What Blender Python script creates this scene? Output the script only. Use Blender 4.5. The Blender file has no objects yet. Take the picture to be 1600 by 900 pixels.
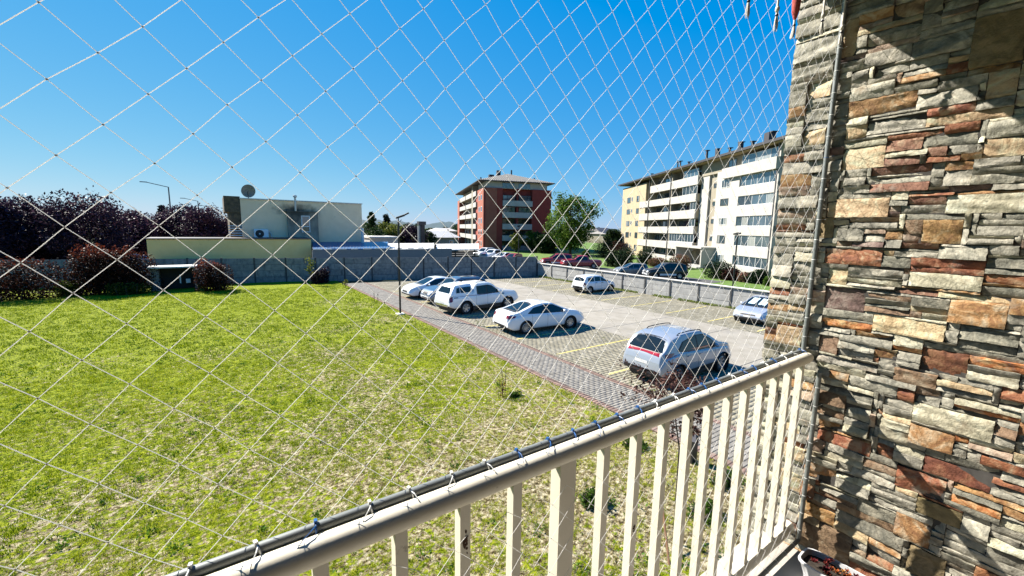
import bpy, math, random
import numpy as np
from mathutils import Vector, Matrix, noise
random.seed(7); rng = np.random.default_rng(7)
R = math.radians
scn = bpy.context.scene
# ---------------------------------------------------------------- camera
FPX, YAW, PIT, ROL, CAMH = 652.48, R(35.262), R(8.139), R(1.022), 5.1
Fw = Vector((math.sin(YAW)*math.cos(PIT), math.cos(YAW)*math.cos(PIT), -math.sin(PIT)))
Rt = Vector((math.cos(YAW), -math.sin(YAW), 0)); Up = Rt.cross(Fw)
R2 = Rt*math.cos(ROL)+Up*math.sin(ROL); U2 = -Rt*math.sin(ROL)+Up*math.cos(ROL)
cam = bpy.data.cameras.new('camera'); camo = bpy.data.objects.new('camera', cam)
scn.collection.objects.link(camo); scn.camera = camo
cam.sensor_width = 36; cam.lens = FPX/1600*36; cam.clip_start = .05; cam.clip_end = 6000
m = Matrix((R2, U2, -Fw)).transposed().to_4x4(); m.translation = (0, 0, CAMH); camo.matrix_world = m
# ---------------------------------------------------------------- sky and sun
SUN_DIR = Vector((-.48, 1.02, 1.0)).normalized()          # towards the sun
EL = math.asin(SUN_DIR.z); AZ = math.atan2(SUN_DIR.x, SUN_DIR.y)
w = bpy.data.worlds.new("World"); scn.world = w; w.use_nodes = True
nt = w.node_tree; nt.nodes.clear()
sky = nt.nodes.new('ShaderNodeTexSky'); sky.sky_type = 'NISHITA'; sky.sun_disc = False
sky.sun_elevation = EL; sky.sun_rotation = AZ; sky.air_density = 1.0; sky.dust_density = 0.0; sky.ozone_density = 2.2; sky.altitude = 100
bg = nt.nodes.new('ShaderNodeBackground'); bg.inputs[1].default_value = .05
ow = nt.nodes.new('ShaderNodeOutputWorld')
# grade the clear sky towards the photograph's deep azure: a power and a gain per channel
KS = .1516; sp_ = nt.nodes.new('ShaderNodeSeparateColor'); cb_ = nt.nodes.new('ShaderNodeCombineColor'); nt.links.new(sky.outputs[0], sp_.inputs[0])
for ch, (off, pw, gn) in enumerate(((.21, .9, .42), (0, .58, .56), (0, .12, .86))):
    ma_ = nt.nodes.new('ShaderNodeMath'); ma_.operation = 'MULTIPLY_ADD'; ma_.inputs[1].default_value = KS; ma_.inputs[2].default_value = -off; nt.links.new(sp_.outputs[ch], ma_.inputs[0])
    mm_ = nt.nodes.new('ShaderNodeMath'); mm_.operation = 'MAXIMUM'; mm_.inputs[1].default_value = 0; nt.links.new(ma_.outputs[0], mm_.inputs[0])
    mp_ = nt.nodes.new('ShaderNodeMath'); mp_.operation = 'POWER'; mp_.inputs[1].default_value = pw; nt.links.new(mm_.outputs[0], mp_.inputs[0])
    mg_ = nt.nodes.new('ShaderNodeMath'); mg_.operation = 'MULTIPLY'; mg_.inputs[1].default_value = gn/KS; nt.links.new(mp_.outputs[0], mg_.inputs[0]); nt.links.new(mg_.outputs[0], cb_.inputs[ch])
nt.links.new(cb_.outputs[0], bg.inputs[0]); nt.links.new(bg.outputs[0], ow.inputs[0])
sl = bpy.data.lights.new('sun', 'SUN'); sl.energy = 5.0; sl.angle = R(.5); sl.color = (1, .945, .85)
so = bpy.data.objects.new('sun', sl); scn.collection.objects.link(so)
so.rotation_euler = (-SUN_DIR).to_track_quat('-Z', 'Y').to_euler(); so.location = (0, 0, 50)
scn.view_settings.view_transform = 'Standard'; scn.view_settings.look = 'None'; scn.view_settings.gamma = 1; scn.view_settings.exposure = 1.6
scn.render.resolution_x = 1024; scn.render.resolution_y = 576
scn.render.engine = 'CYCLES'; scn.cycles.diffuse_bounces = 1; scn.cycles.max_bounces = 8
# ---------------------------------------------------------------- helpers
COL = scn.collection
def link(o, parent=None):
    COL.objects.link(o)
    if parent is not None: o.parent = parent
    return o
def tag(o, label=None, cat=None, group=None, kind=None):
    if label: o['label'] = label
    if cat: o['category'] = cat
    if group: o['group'] = group
    if kind: o['kind'] = kind
    return o
def empty(name, loc=(0, 0, 0), rz=0, label=None, cat=None, group=None):
    o = bpy.data.objects.new(name, None); COL.objects.link(o); o.empty_display_size = .2
    o.location = loc; o.rotation_euler = (0, 0, rz)
    return tag(o, label, cat, group)
def copy_tree(o, parent=None):
    c = o.copy(); COL.objects.link(c)
    if parent is not None: c.parent = parent
    for ch in list(o.children): copy_tree(ch, c)
    return c
class MB:
    def __init__(s): s.v = []; s.f = []; s.m = []; s.cur = 0
    def add(s, vs, fs):
        n = len(s.v); s.v.extend(vs); s.f.extend([tuple(i+n for i in f) for f in fs]); s.m.extend([s.cur]*len(fs)); return s
    def box(s, x0, x1, y0, y1, z0, z1):
        return s.add([(x0,y0,z0),(x1,y0,z0),(x1,y1,z0),(x0,y1,z0),(x0,y0,z1),(x1,y0,z1),(x1,y1,z1),(x0,y1,z1)],
                     [(0,3,2,1),(4,5,6,7),(0,1,5,4),(1,2,6,5),(2,3,7,6),(3,0,4,7)])
    def bbox(s, x0, x1, y0, y1, z0, z1, b=.01):      # box with chamfered top
        vs = [(x0,y0,z0),(x1,y0,z0),(x1,y1,z0),(x0,y1,z0),(x0,y0,z1-b),(x1,y0,z1-b),(x1,y1,z1-b),(x0,y1,z1-b),(x0+b,y0+b,z1),(x1-b,y0+b,z1),(x1-b,y1-b,z1),(x0+b,y1-b,z1)]
        fs = [(8,9,10,11)]
        for i in range(4):
            j = (i+1) % 4; fs += [(i,j,j+4,i+4),(i+4,j+4,j+8,i+8)]
        return s.add(vs, fs)
    def quad(s, *p): return s.add(list(p), [tuple(range(len(p)))])
    def prism(s, poly, z0, z1):
        n = len(poly); vs = [(x,y,z0) for x,y in poly]+[(x,y,z1) for x,y in poly]
        return s.add(vs, [tuple(range(n-1,-1,-1)), tuple(range(n,2*n))]+[(i,(i+1)%n,(i+1)%n+n,i+n) for i in range(n)])
    def tube(s, pts, r, n=8, caps=True):
        pts = [Vector(p) for p in pts]; rs = r if isinstance(r, (list, tuple)) else [r]*len(pts)
        base = len(s.v); vs = []; fs = []
        t0 = (pts[1]-pts[0]).normalized(); a = Vector((0,0,1)) if abs(t0.z) < .9 else Vector((1,0,0))
        u = t0.cross(a).normalized()
        for i, p in enumerate(pts):
            t = (pts[min(i+1,len(pts)-1)]-pts[max(i-1,0)]).normalized()
            u = (u - t*u.dot(t)).normalized(); v = t.cross(u)
            for k in range(n):
                an = 2*math.pi*k/n; q = p+(u*math.cos(an)+v*math.sin(an))*rs[i]; vs.append(tuple(q))
        for i in range(len(pts)-1):
            for k in range(n):
                k2 = (k+1) % n; fs.append((i*n+k, i*n+k2, (i+1)*n+k2, (i+1)*n+k))
        if caps: fs += [tuple(range(n-1,-1,-1)), tuple((len(pts)-1)*n+k for k in range(n))]
        return s.add(vs, fs)
    def lathe(s, prof, n=20, c=(0,0,0), axis='z', closed=False):
        vs = []; fs = []
        for r, h in prof:
            for k in range(n):
                a = 2*math.pi*k/n; x, y = r*math.cos(a), r*math.sin(a)
                p = (x,y,h) if axis == 'z' else ((x,h,y) if axis == 'y' else (h,x,y))
                vs.append((p[0]+c[0], p[1]+c[1], p[2]+c[2]))
        L = len(prof)
        for i in range(L if closed else L-1):
            for k in range(n):
                k2 = (k+1) % n; i2 = (i+1) % L; fs.append((i*n+k, i*n+k2, i2*n+k2, i2*n+k))
        return s.add(vs, fs)
    def blob(s, c, r, n=10, m=6, jit=0):
        vs = []; fs = []
        for i in range(m+1):
            th = math.pi*i/m
            for k in range(n):
                a = 2*math.pi*k/n; q = 1+random.uniform(-jit, jit)
                vs.append((c[0]+r[0]*q*math.sin(th)*math.cos(a), c[1]+r[1]*q*math.sin(th)*math.sin(a), c[2]+r[2]*q*math.cos(th)))
        for i in range(m):
            for k in range(n): fs.append((i*n+k, (i+1)*n+k, (i+1)*n+(k+1)%n, i*n+(k+1)%n))
        return s.add(vs, fs)
    def mesh(s, name, mats, smooth=None):
        me = bpy.data.meshes.new(name); me.from_pydata(s.v, [], s.f)
        for m_ in (mats if isinstance(mats, (list, tuple)) else [mats]): me.materials.append(m_)
        if isinstance(mats, (list, tuple)) and len(mats) > 1: me.polygons.foreach_set('material_index', s.m)
        if smooth is not None:
            me.shade_smooth(); me.set_sharp_from_angle(angle=R(smooth))
        me.update(); return me
    def build(s, name, mats, parent=None, smooth=None, loc=None, label=None):
        o = bpy.data.objects.new(name, s.mesh(name, mats, smooth)); link(o, parent)
        if loc is not None: o.location = loc
        if label: o['label'] = label
        return o
def inst(name, me, parent, loc=(0,0,0), rz=0, scale=None):
    o = bpy.data.objects.new(name, me); link(o, parent); o.location = loc; o.rotation_euler = (0,0,rz)
    if scale: o.scale = scale
    return o
def npmesh(name, V, F, mats, tint=None, smooth=False):
    """numpy arrays: V (n,3), F (m,k) all faces of k corners, tint per vertex"""
    me = bpy.data.meshes.new(name); n = len(V); m_, k = F.shape
    me.vertices.add(n); me.vertices.foreach_set('co', V.astype(np.float32).ravel())
    me.loops.add(m_*k); me.loops.foreach_set('vertex_index', F.astype(np.int32).ravel())
    me.polygons.add(m_); me.polygons.foreach_set('loop_start', np.arange(0, m_*k, k, dtype=np.int32))
    me.polygons.foreach_set('loop_total', np.full(m_, k, dtype=np.int32))
    if smooth: me.polygons.foreach_set('use_smooth', np.ones(m_, dtype=bool))
    if tint is not None:
        a = me.attributes.new('tint', 'FLOAT', 'POINT'); a.data.foreach_set('value', tint.astype(np.float32))
    me.materials.append(mats); me.update(calc_edges=True); me.validate(); return me
# ---------------------------------------------------------------- materials
def C(c):
    m_ = max(c[:3]); k = .64 if m_ < .5 else .64+min((m_-.5)*1.0, .26)          # exposure was set for sunlit ground: keep base colours at real-world values
    return (c[0]*k, c[1]*k, c[2]*k, 1)
def M(name, cols, scale=3, detail=6, rough=.8, metal=0, bump=0, bscale=40, rnd=0, hue=0, tint=False, coat=0, spec=.5, stops=None, coord='Object', dist=0, stretch=None, dirt=None, alpha=None, streak=None):
    ma = bpy.data.materials.new(name); ma.use_nodes = True; t = ma.node_tree; N = t.nodes; L = t.links
    b = N['Principled BSDF']; b.inputs['Roughness'].default_value = rough; b.inputs['Metallic'].default_value = metal
    b.inputs['Coat Weight'].default_value = coat; b.inputs['Specular IOR Level'].default_value = spec
    if not isinstance(cols, list): cols = [cols]
    tc = N.new('ShaderNodeTexCoord'); src = tc.outputs[coord]
    if stretch:
        mp = N.new('ShaderNodeMapping'); mp.inputs['Scale'].default_value = stretch; L.new(src, mp.inputs[0]); src = mp.outputs[0]
    if rnd or hue:
        oi = N.new('ShaderNodeObjectInfo'); ad = N.new('ShaderNodeVectorMath'); ad.operation = 'MULTIPLY_ADD'
        cmb = N.new('ShaderNodeCombineXYZ'); L.new(oi.outputs['Random'], cmb.inputs[0]); L.new(oi.outputs['Random'], cmb.inputs[2])
        L.new(cmb.outputs[0], ad.inputs[0]); ad.inputs[1].default_value = (37, 0, 53); L.new(src, ad.inputs[2]); src = ad.outputs[0]
    out = None
    if len(cols) > 1:
        no = N.new('ShaderNodeTexNoise'); no.inputs['Scale'].default_value = scale; no.inputs['Detail'].default_value = detail; no.inputs['Distortion'].default_value = dist
        no.inputs['Roughness'].default_value = .62
        L.new(src, no.inputs['Vector']); cr = N.new('ShaderNodeValToRGB'); L.new(no.outputs['Fac'], cr.inputs[0])
        st = stops or [.3+.4*i/(len(cols)-1) for i in range(len(cols))]
        e = cr.color_ramp.elements
        while len(e) < len(cols): e.new(.5)
        for i, c in enumerate(cols): e[i].position = st[i]; e[i].color = C(c)
        out = cr.outputs[0]
    if dirt:      # (colour, noise scale, threshold, amount)
        n2 = N.new('ShaderNodeTexNoise'); n2.inputs['Scale'].default_value = dirt[1]; n2.inputs['Detail'].default_value = 7; n2.inputs['Roughness'].default_value = .7
        s2 = src
        if streak:
            mp2 = N.new('ShaderNodeMapping'); mp2.inputs['Scale'].default_value = streak; L.new(src, mp2.inputs[0]); s2 = mp2.outputs[0]
        L.new(s2, n2.inputs['Vector']); mr = N.new('ShaderNodeMapRange'); mr.inputs[1].default_value = dirt[2]; mr.inputs[2].default_value = dirt[2]+.12; mr.inputs[4].default_value = dirt[3]
        L.new(n2.outputs['Fac'], mr.inputs[0]); mx = N.new('ShaderNodeMix'); mx.data_type = 'RGBA'; L.new(mr.outputs[0], mx.inputs[0])
        if out: L.new(out, mx.inputs[6])
        else: mx.inputs[6].default_value = C(cols[0])
        mx.inputs[7].default_value = C(dirt[0]); out = mx.outputs[2]
    if rnd or hue or tint:
        hv = N.new('ShaderNodeHueSaturation')
        if out: L.new(out, hv.inputs['Color'])
        else: hv.inputs['Color'].default_value = C(cols[0])
        if tint:
            at_ = N.new('ShaderNodeAttribute'); at_.attribute_name = 'tint'; L.new(at_.outputs['Fac'], hv.inputs['Value'])
        else:
            mr = N.new('ShaderNodeMapRange'); mr.inputs[3].default_value = 1-rnd; mr.inputs[4].default_value = 1+rnd; L.new(oi.outputs['Random'], mr.inputs[0]); L.new(mr.outputs[0], hv.inputs['Value'])
            if hue:
                mm = N.new('ShaderNodeMath'); mm.operation = 'MULTIPLY'; mm.inputs[1].default_value = 7.31; L.new(oi.outputs['Random'], mm.inputs[0])
                fr = N.new('ShaderNodeMath'); fr.operation = 'FRACT'; L.new(mm.outputs[0], fr.inputs[0])
                m3 = N.new('ShaderNodeMapRange'); m3.inputs[3].default_value = .5-hue; m3.inputs[4].default_value = .5+hue; L.new(fr.outputs[0], m3.inputs[0]); L.new(m3.outputs[0], hv.inputs['Hue'])
        out = hv.outputs[0]
    if out: L.new(out, b.inputs['Base Color'])
    else: b.inputs['Base Color'].default_value = C(cols[0])
    if bump:
        n3 = N.new('ShaderNodeTexNoise'); n3.inputs['Scale'].default_value = bscale; n3.inputs['Detail'].default_value = 8; n3.inputs['Roughness'].default_value = .65; L.new(src, n3.inputs['Vector'])
        bu = N.new('ShaderNodeBump'); bu.inputs['Strength'].default_value = 1; bu.inputs['Distance'].default_value = bump; L.new(n3.outputs['Fac'], bu.inputs['Height']); L.new(bu.outputs[0], b.inputs['Normal'])
    return ma
def leafmat(name, c, trans=.35, hue=.0, rough=.55):
    ma = bpy.data.materials.new(name); ma.use_nodes = True; t = ma.node_tree; N = t.nodes; L = t.links
    b = N['Principled BSDF']; b.inputs['Roughness'].default_value = rough; b.inputs['Specular IOR Level'].default_value = .1
    at_ = N.new('ShaderNodeAttribute'); at_.attribute_name = 'tint'
    cr = N.new('ShaderNodeValToRGB'); e = cr.color_ramp.elements
    while len(e) < len(c): e.new(.5)
    for i, q in enumerate(c): e[i].position = i/(len(c)-1); e[i].color = C(q)
    L.new(at_.outputs['Fac'], cr.inputs[0]); L.new(cr.outputs[0], b.inputs['Base Color'])
    tr = N.new('ShaderNodeBsdfTranslucent'); L.new(cr.outputs[0], tr.inputs[0]); mx = N.new('ShaderNodeMixShader'); mx.inputs[0].default_value = trans
    L.new(b.outputs[0], mx.inputs[1]); L.new(tr.outputs[0], mx.inputs[2]); L.new(mx.outputs[0], N['Material Output'].inputs[0]); return ma
def stain(ma, c, r, col, amt=.9, seed=0):
    """a soot or damp stain with its own ragged outline, at a place on the object"""
    t = ma.node_tree; N = t.nodes; L = t.links; b = N['Principled BSDF']; lk = b.inputs['Base Color'].links; src = lk[0].from_socket if lk else None
    tc = N.new('ShaderNodeTexCoord'); mp = N.new('ShaderNodeVectorMath'); mp.operation = 'SUBTRACT'; L.new(tc.outputs['Object'], mp.inputs[0]); mp.inputs[1].default_value = c
    dv = N.new('ShaderNodeVectorMath'); dv.operation = 'DIVIDE'; L.new(mp.outputs[0], dv.inputs[0]); dv.inputs[1].default_value = r
    ln = N.new('ShaderNodeVectorMath'); ln.operation = 'LENGTH'; L.new(dv.outputs[0], ln.inputs[0])
    no = N.new('ShaderNodeTexNoise'); no.inputs['Scale'].default_value = 1.6; no.inputs['Detail'].default_value = 6; L.new(tc.outputs['Object'], no.inputs['Vector'])
    ad = N.new('ShaderNodeMath'); ad.operation = 'MULTIPLY_ADD'; ad.inputs[1].default_value = 1.3; L.new(no.outputs['Fac'], ad.inputs[0]); L.new(ln.outputs['Value'], ad.inputs[2])
    mr = N.new('ShaderNodeMapRange'); mr.interpolation_type = 'SMOOTHSTEP'; mr.inputs[1].default_value = 1.75; mr.inputs[2].default_value = .75; mr.inputs[4].default_value = amt; L.new(ad.outputs[0], mr.inputs[0])
    mx = N.new('ShaderNodeMix'); mx.data_type = 'RGBA'; L.new(mr.outputs[0], mx.inputs[0]); mx.inputs[7].default_value = C(col)
    if src: L.new(src, mx.inputs[6])
    L.new(mx.outputs[2], b.inputs['Base Color'])
m_glass = M('dark_glass', (.012,.018,.022), rough=.05, spec=.6)
m_winglass = M('window_glass', [(.03,.055,.075),(.09,.13,.16)], scale=.6, rough=.05, spec=1.0, coat=1)
m_curtain = M('curtained_glass', [(.25,.27,.26),(.42,.43,.41)], scale=2, rough=.12, spec=1.0, coat=1, stretch=(6,6,.2))
m_black = M('black_plastic', (.018,.018,.02), rough=.5)
m_tyre = M('tyre_rubber', [(.015,.015,.016),(.03,.03,.03)], scale=20, rough=.85)
m_alloy = M('alloy_rim', (.55,.56,.58), rough=.3, metal=.8)
m_white = M('white_car_paint', [(.74,.755,.77),(.8,.81,.82)], scale=2, rough=.3, coat=.9)
m_greyblue = M('blue_grey_car_paint', (.42,.46,.53), rough=.34, metal=.3, coat=1)
m_silver = M('silver_car_paint', (.5,.54,.62), rough=.3, metal=.45, coat=1)
m_steelblue = M('dark_blue_car_paint', (.13,.18,.27), rough=.3, metal=.4, coat=1)
m_darkcar = M('black_car_paint', (.02,.021,.023), rough=.35, coat=.25)
m_greycar = M('dark_silver_car_paint', (.26,.27,.28), rough=.35, metal=.2, coat=.4)
m_red = M('red_car_paint', (.55,.03,.04), rough=.3, coat=1)
m_tail = M('tail_lamp_red', (.26,.008,.012), rough=.12, coat=1)
m_lens = M('lamp_lens', (.72,.74,.76), rough=.12, coat=1)
m_chrome = M('chrome', (.8,.8,.8), rough=.15, metal=1)
m_seam = M('panel_gap', (.05,.05,.05), rough=.8)
m_plate = M('number_plate', (.7,.7,.68), rough=.5)
m_shade = M('sun_shade_foil', [(.55,.8,.8),(.8,.9,.9)], scale=4, rough=.3, metal=.2)
# ---------------------------------------------------------------- cars
def catmull(P, n):
    P = np.array(P, float); out = []
    Q = np.vstack([2*P[0]-P[1], P, 2*P[-1]-P[-2]])
    seg = len(P)-1
    for i in range(n):
        t = i/(n-1)*seg; k = min(int(t), seg-1); u = t-k; a, b, c, d = Q[k:k+4]
        out.append(.5*((2*b)+(-a+c)*u+(2*a-5*b+4*c-d)*u*u+(-a+3*b-3*c+d)*u**3))
    return np.array(out)
class Body:
    NS = 30
    def __init__(s, sp):
        s.sp = sp; s.L = sp['L']; s.W = sp['W']/2; h = s.L/2
        n = int(s.L/.05); xs = np.linspace(-h, h, n)
        xs = np.unique(np.concatenate([xs, [-h+.012, -h+.03, h-.03, h-.012]])); s.xs = xs
        dense = np.linspace(-h, h, 600)
        def smooth(key, sig):
            k = np.array(sp[key]); y = np.interp(dense, k[:,0], k[:,1]); wd = int(sig/(2*h)*600*3); q = np.arange(-wd, wd+1); g = np.exp(-.5*(q/(wd/3))**2); g /= g.sum()
            return np.convolve(np.pad(y, wd, mode='edge'), g, 'valid')
        s.dense = dense; s.zt = smooth('top', sp.get('sm', .045)); s.zb = np.minimum(smooth('belt', .08), s.zt-.015)
        d = h-np.abs(dense); e = sp.get('round', .16); rl = sp.get('rlen', .5)
        s.w = s.W*(1-e*np.clip(1-d/rl, 0, 1)**2.2)
        sill = sp.get('sill', .24); s.zs = sill+.16*np.clip(1-d/.35, 0, 1)**1.5
        s.secs = [s.sec(x) for x in xs]
    def p(s, x): return [float(np.interp(x, s.dense, a)) for a in (s.zt, s.zb, s.w, s.zs)]
    def sec(s, x):
        zt, zb, w_, zs = s.p(x); h = zt-zb; tum = s.sp.get('tumble', .42)
        zmid = (zs+zb)/2
        ws = w_*.945; wr = max(ws-tum*h*.8-.0, .3)
        K = [(w_*.9, zs), (w_*.975, zs+(zb-zs)*.1), (w_*.995, zs+(zb-zs)*.35), (w_*1.0, zs+(zb-zs)*.6), (w_*.985, zs+(zb-zs)*.85), (ws, zb)]
        K2 = [(ws-.012, zb+.008 if h > .05 else zb+h*.12), ((ws+wr)/2, zb+h*.42), (wr, zb+h*.85), (wr*.92, zb+h*.955), (wr*.55, zb+h*.992), (0, zt)]
        a = catmull(K, 13); b = catmull(K2, 17)
        q = np.vstack([a, b]); q[:,1] = np.maximum.accumulate(q[:,1]+np.arange(len(q))*1e-5); q[-1,0] = 0; return q
    def y_at(s, x, z):
        q = s.sec(x)
        if z > q[-1,1] or z < q[0,1]: return None
        return float(np.interp(z, q[:,1], q[:,0]))
    def z_at(s, x, y):
        q = s.sec(x)[14:]; return float(np.interp(abs(y), q[::-1,0], q[::-1,1]))
    def x_at(s, y, z, sign):
        h = s.L/2
        if not hasattr(s, 'cx'):
            s.cx = {}
            for sg in (-1, 1):
                xx = [sg*(h-.002-i*.012) for i in range(int(s.L*.6/.012))]; s.cx[sg] = (xx, [s.sec(x) for x in xx])
        xx, qs = s.cx[sign]
        for x, q in zip(xx, qs):
            if q[0,1]-.1 <= z <= q[-1,1] and float(np.interp(z, q[:,1], q[:,0])) >= abs(y): return x
        return xx[-1]
    def mesh(s, paint):
        xs = s.xs; S = np.array(s.secs); nx, ns, _ = S.shape; V = []; F = []
        wr = s.sp.get('arch', .39); zc = s.sp.get('wr', .33)
        ax = [s.sp['ax'][0], s.sp['ax'][1]]
        for sg in (1, -1):
            base = len(V); P = np.zeros((nx, ns, 3)); P[:,:,0] = xs[:,None]; P[:,:,1] = S[:,:,0]*sg; P[:,:,2] = S[:,:,1]
            ins = np.zeros((nx, ns), bool); who = np.zeros((nx, ns), int)
            for k, a in enumerate(ax):
                d = np.hypot(P[:,:,0]-a, P[:,:,2]-zc); i_ = (d < wr) & (np.abs(P[:,:,1]) > s.W*.6) & (P[:,:,2] < zc+wr); ins |= i_; who[i_] = k
            # faces
            for i in range(nx-1):
                for j in range(ns-1):
                    q = [(i,j),(i+1,j),(i+1,j+1),(i,j+1)]
                    if all(ins[a] for a in q): continue
                    F.append(tuple(base+a*ns+b for a, b in (q if sg == -1 else q[::-1])))
            used = {}
            for i in range(nx):
                for j in range(ns):
                    x, y, z = P[i,j]
                    if ins[i,j]:
                        a = ax[who[i,j]]; dx, dz = x-a, z-zc; d = math.hypot(dx, dz) or 1; x = a+dx/d*wr; z = zc+dz/d*wr
                        z = max(z, P[i,0,2]*.999 if False else z)
                    V.append((x, y, z))
        me = MB()
        me.add(V, F)
        # end caps
        n1 = nx*ns
        for i in (0, nx-1):
            a = [i*ns+j for j in range(ns)]; b = [n1+i*ns+j for j in range(ns-2, -1, -1)]; loop = a+b
            me.f.append(tuple(loop if i else loop[::-1])); me.m.append(0)
        return me.mesh('body', paint, smooth=38)
def lerpcols(cols, n):
    A = np.array(cols, float); t = np.linspace(0, 1, n); l = np.concatenate([[0], np.cumsum(np.abs(np.diff(A[:,0]))+1e-6)]); l /= l[-1]
    t = np.unique(np.concatenate([t, l])); return [[float(np.interp(u, l, A[:,k])) for k in range(3)] for u in t]
def patch(B, kind, cols, sg=1, n=10, rows=4, off=.006):
    mb = MB(); G_ = []
    for a, b0, b1 in lerpcols(cols, n):
        col = []
        for r in range(rows+1):
            b = b0+(b1-b0)*r/rows
            if kind == 'side':
                y = B.y_at(a, b); y = y if y is not None else (B.sec(a)[-1,0] if b > 1 else B.sec(a)[0,0])
                nz = .3 if b > B.p(a)[1] else 0
                col.append((a, sg*(y+off), b+off*nz))
            elif kind == 'top': col.append((a, b, B.z_at(a, b)+off))
            else:
                s_ = -1 if kind == 'rear' else 1
                col.append((B.x_at(a, b, s_)+s_*off, a, b+off*.4))
        G_.append(col)
    vs = [p for c in G_ for p in c]; R_ = rows+1; fs = []
    for i in range(len(G_)-1):
        for j in range(rows): fs.append((i*R_+j, (i+1)*R_+j, (i+1)*R_+j+1, i*R_+j+1))
    mb.add(vs, fs); return mb
WH = {}
def wheel_meshes(r, w_, ns, dark=False):
    k = (r, w_, ns, dark)
    if k in WH: return WH[k]
    t = MB().lathe([(r*.66,-w_/2),(r*.9,-w_/2),(r*.985,-w_/2+.03),(r,-w_/4),(r,w_/4),(r*.985,w_/2-.03),(r*.9,w_/2),(r*.66,w_/2-.008),(r*.64,0)], 28, axis='y', closed=True).mesh('tyre', m_tyre, 40)
    rm = MB(); R0 = r*.665
    rm.lathe([(R0,w_/2-.012),(R0*.93,w_/2-.004),(R0*.88,w_/2-.02),(R0*.86,0)], 28, axis='y')
    rm.lathe([(.005,w_/2-.03),(R0*.16,w_/2-.03),(R0*.2,w_/2-.06)], 12, axis='y')
    for i in range(ns):
        a = 2*math.pi*i/ns; d = (math.cos(a), math.sin(a)); q = (-math.sin(a), math.cos(a)); h = R0*(.22 if ns <= 6 else .12)
        ps = []
        for rr, hh, yy in ((R0*.12, h*.7, w_/2-.03), (R0*.9, h, w_/2-.014)):
            for e in (-1, 1): ps.append((d[0]*rr+q[0]*hh*e, yy, d[1]*rr+q[1]*hh*e))
        ps2 = [(x, y-.03, z) for x, y, z in ps]
        rm.add(ps+ps2, [(0,1,3,2),(0,2,6,4),(1,5,7,3),(2,3,7,6)])
    rm2 = rm.mesh('rim', m_black if dark else m_alloy)
    bk = MB().lathe([(.001,0.01),(R0*.87,0.01)], 20, axis='y').mesh('brake_disc', m_black)
    WH[k] = (t, rm2, bk); return WH[k]
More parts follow.
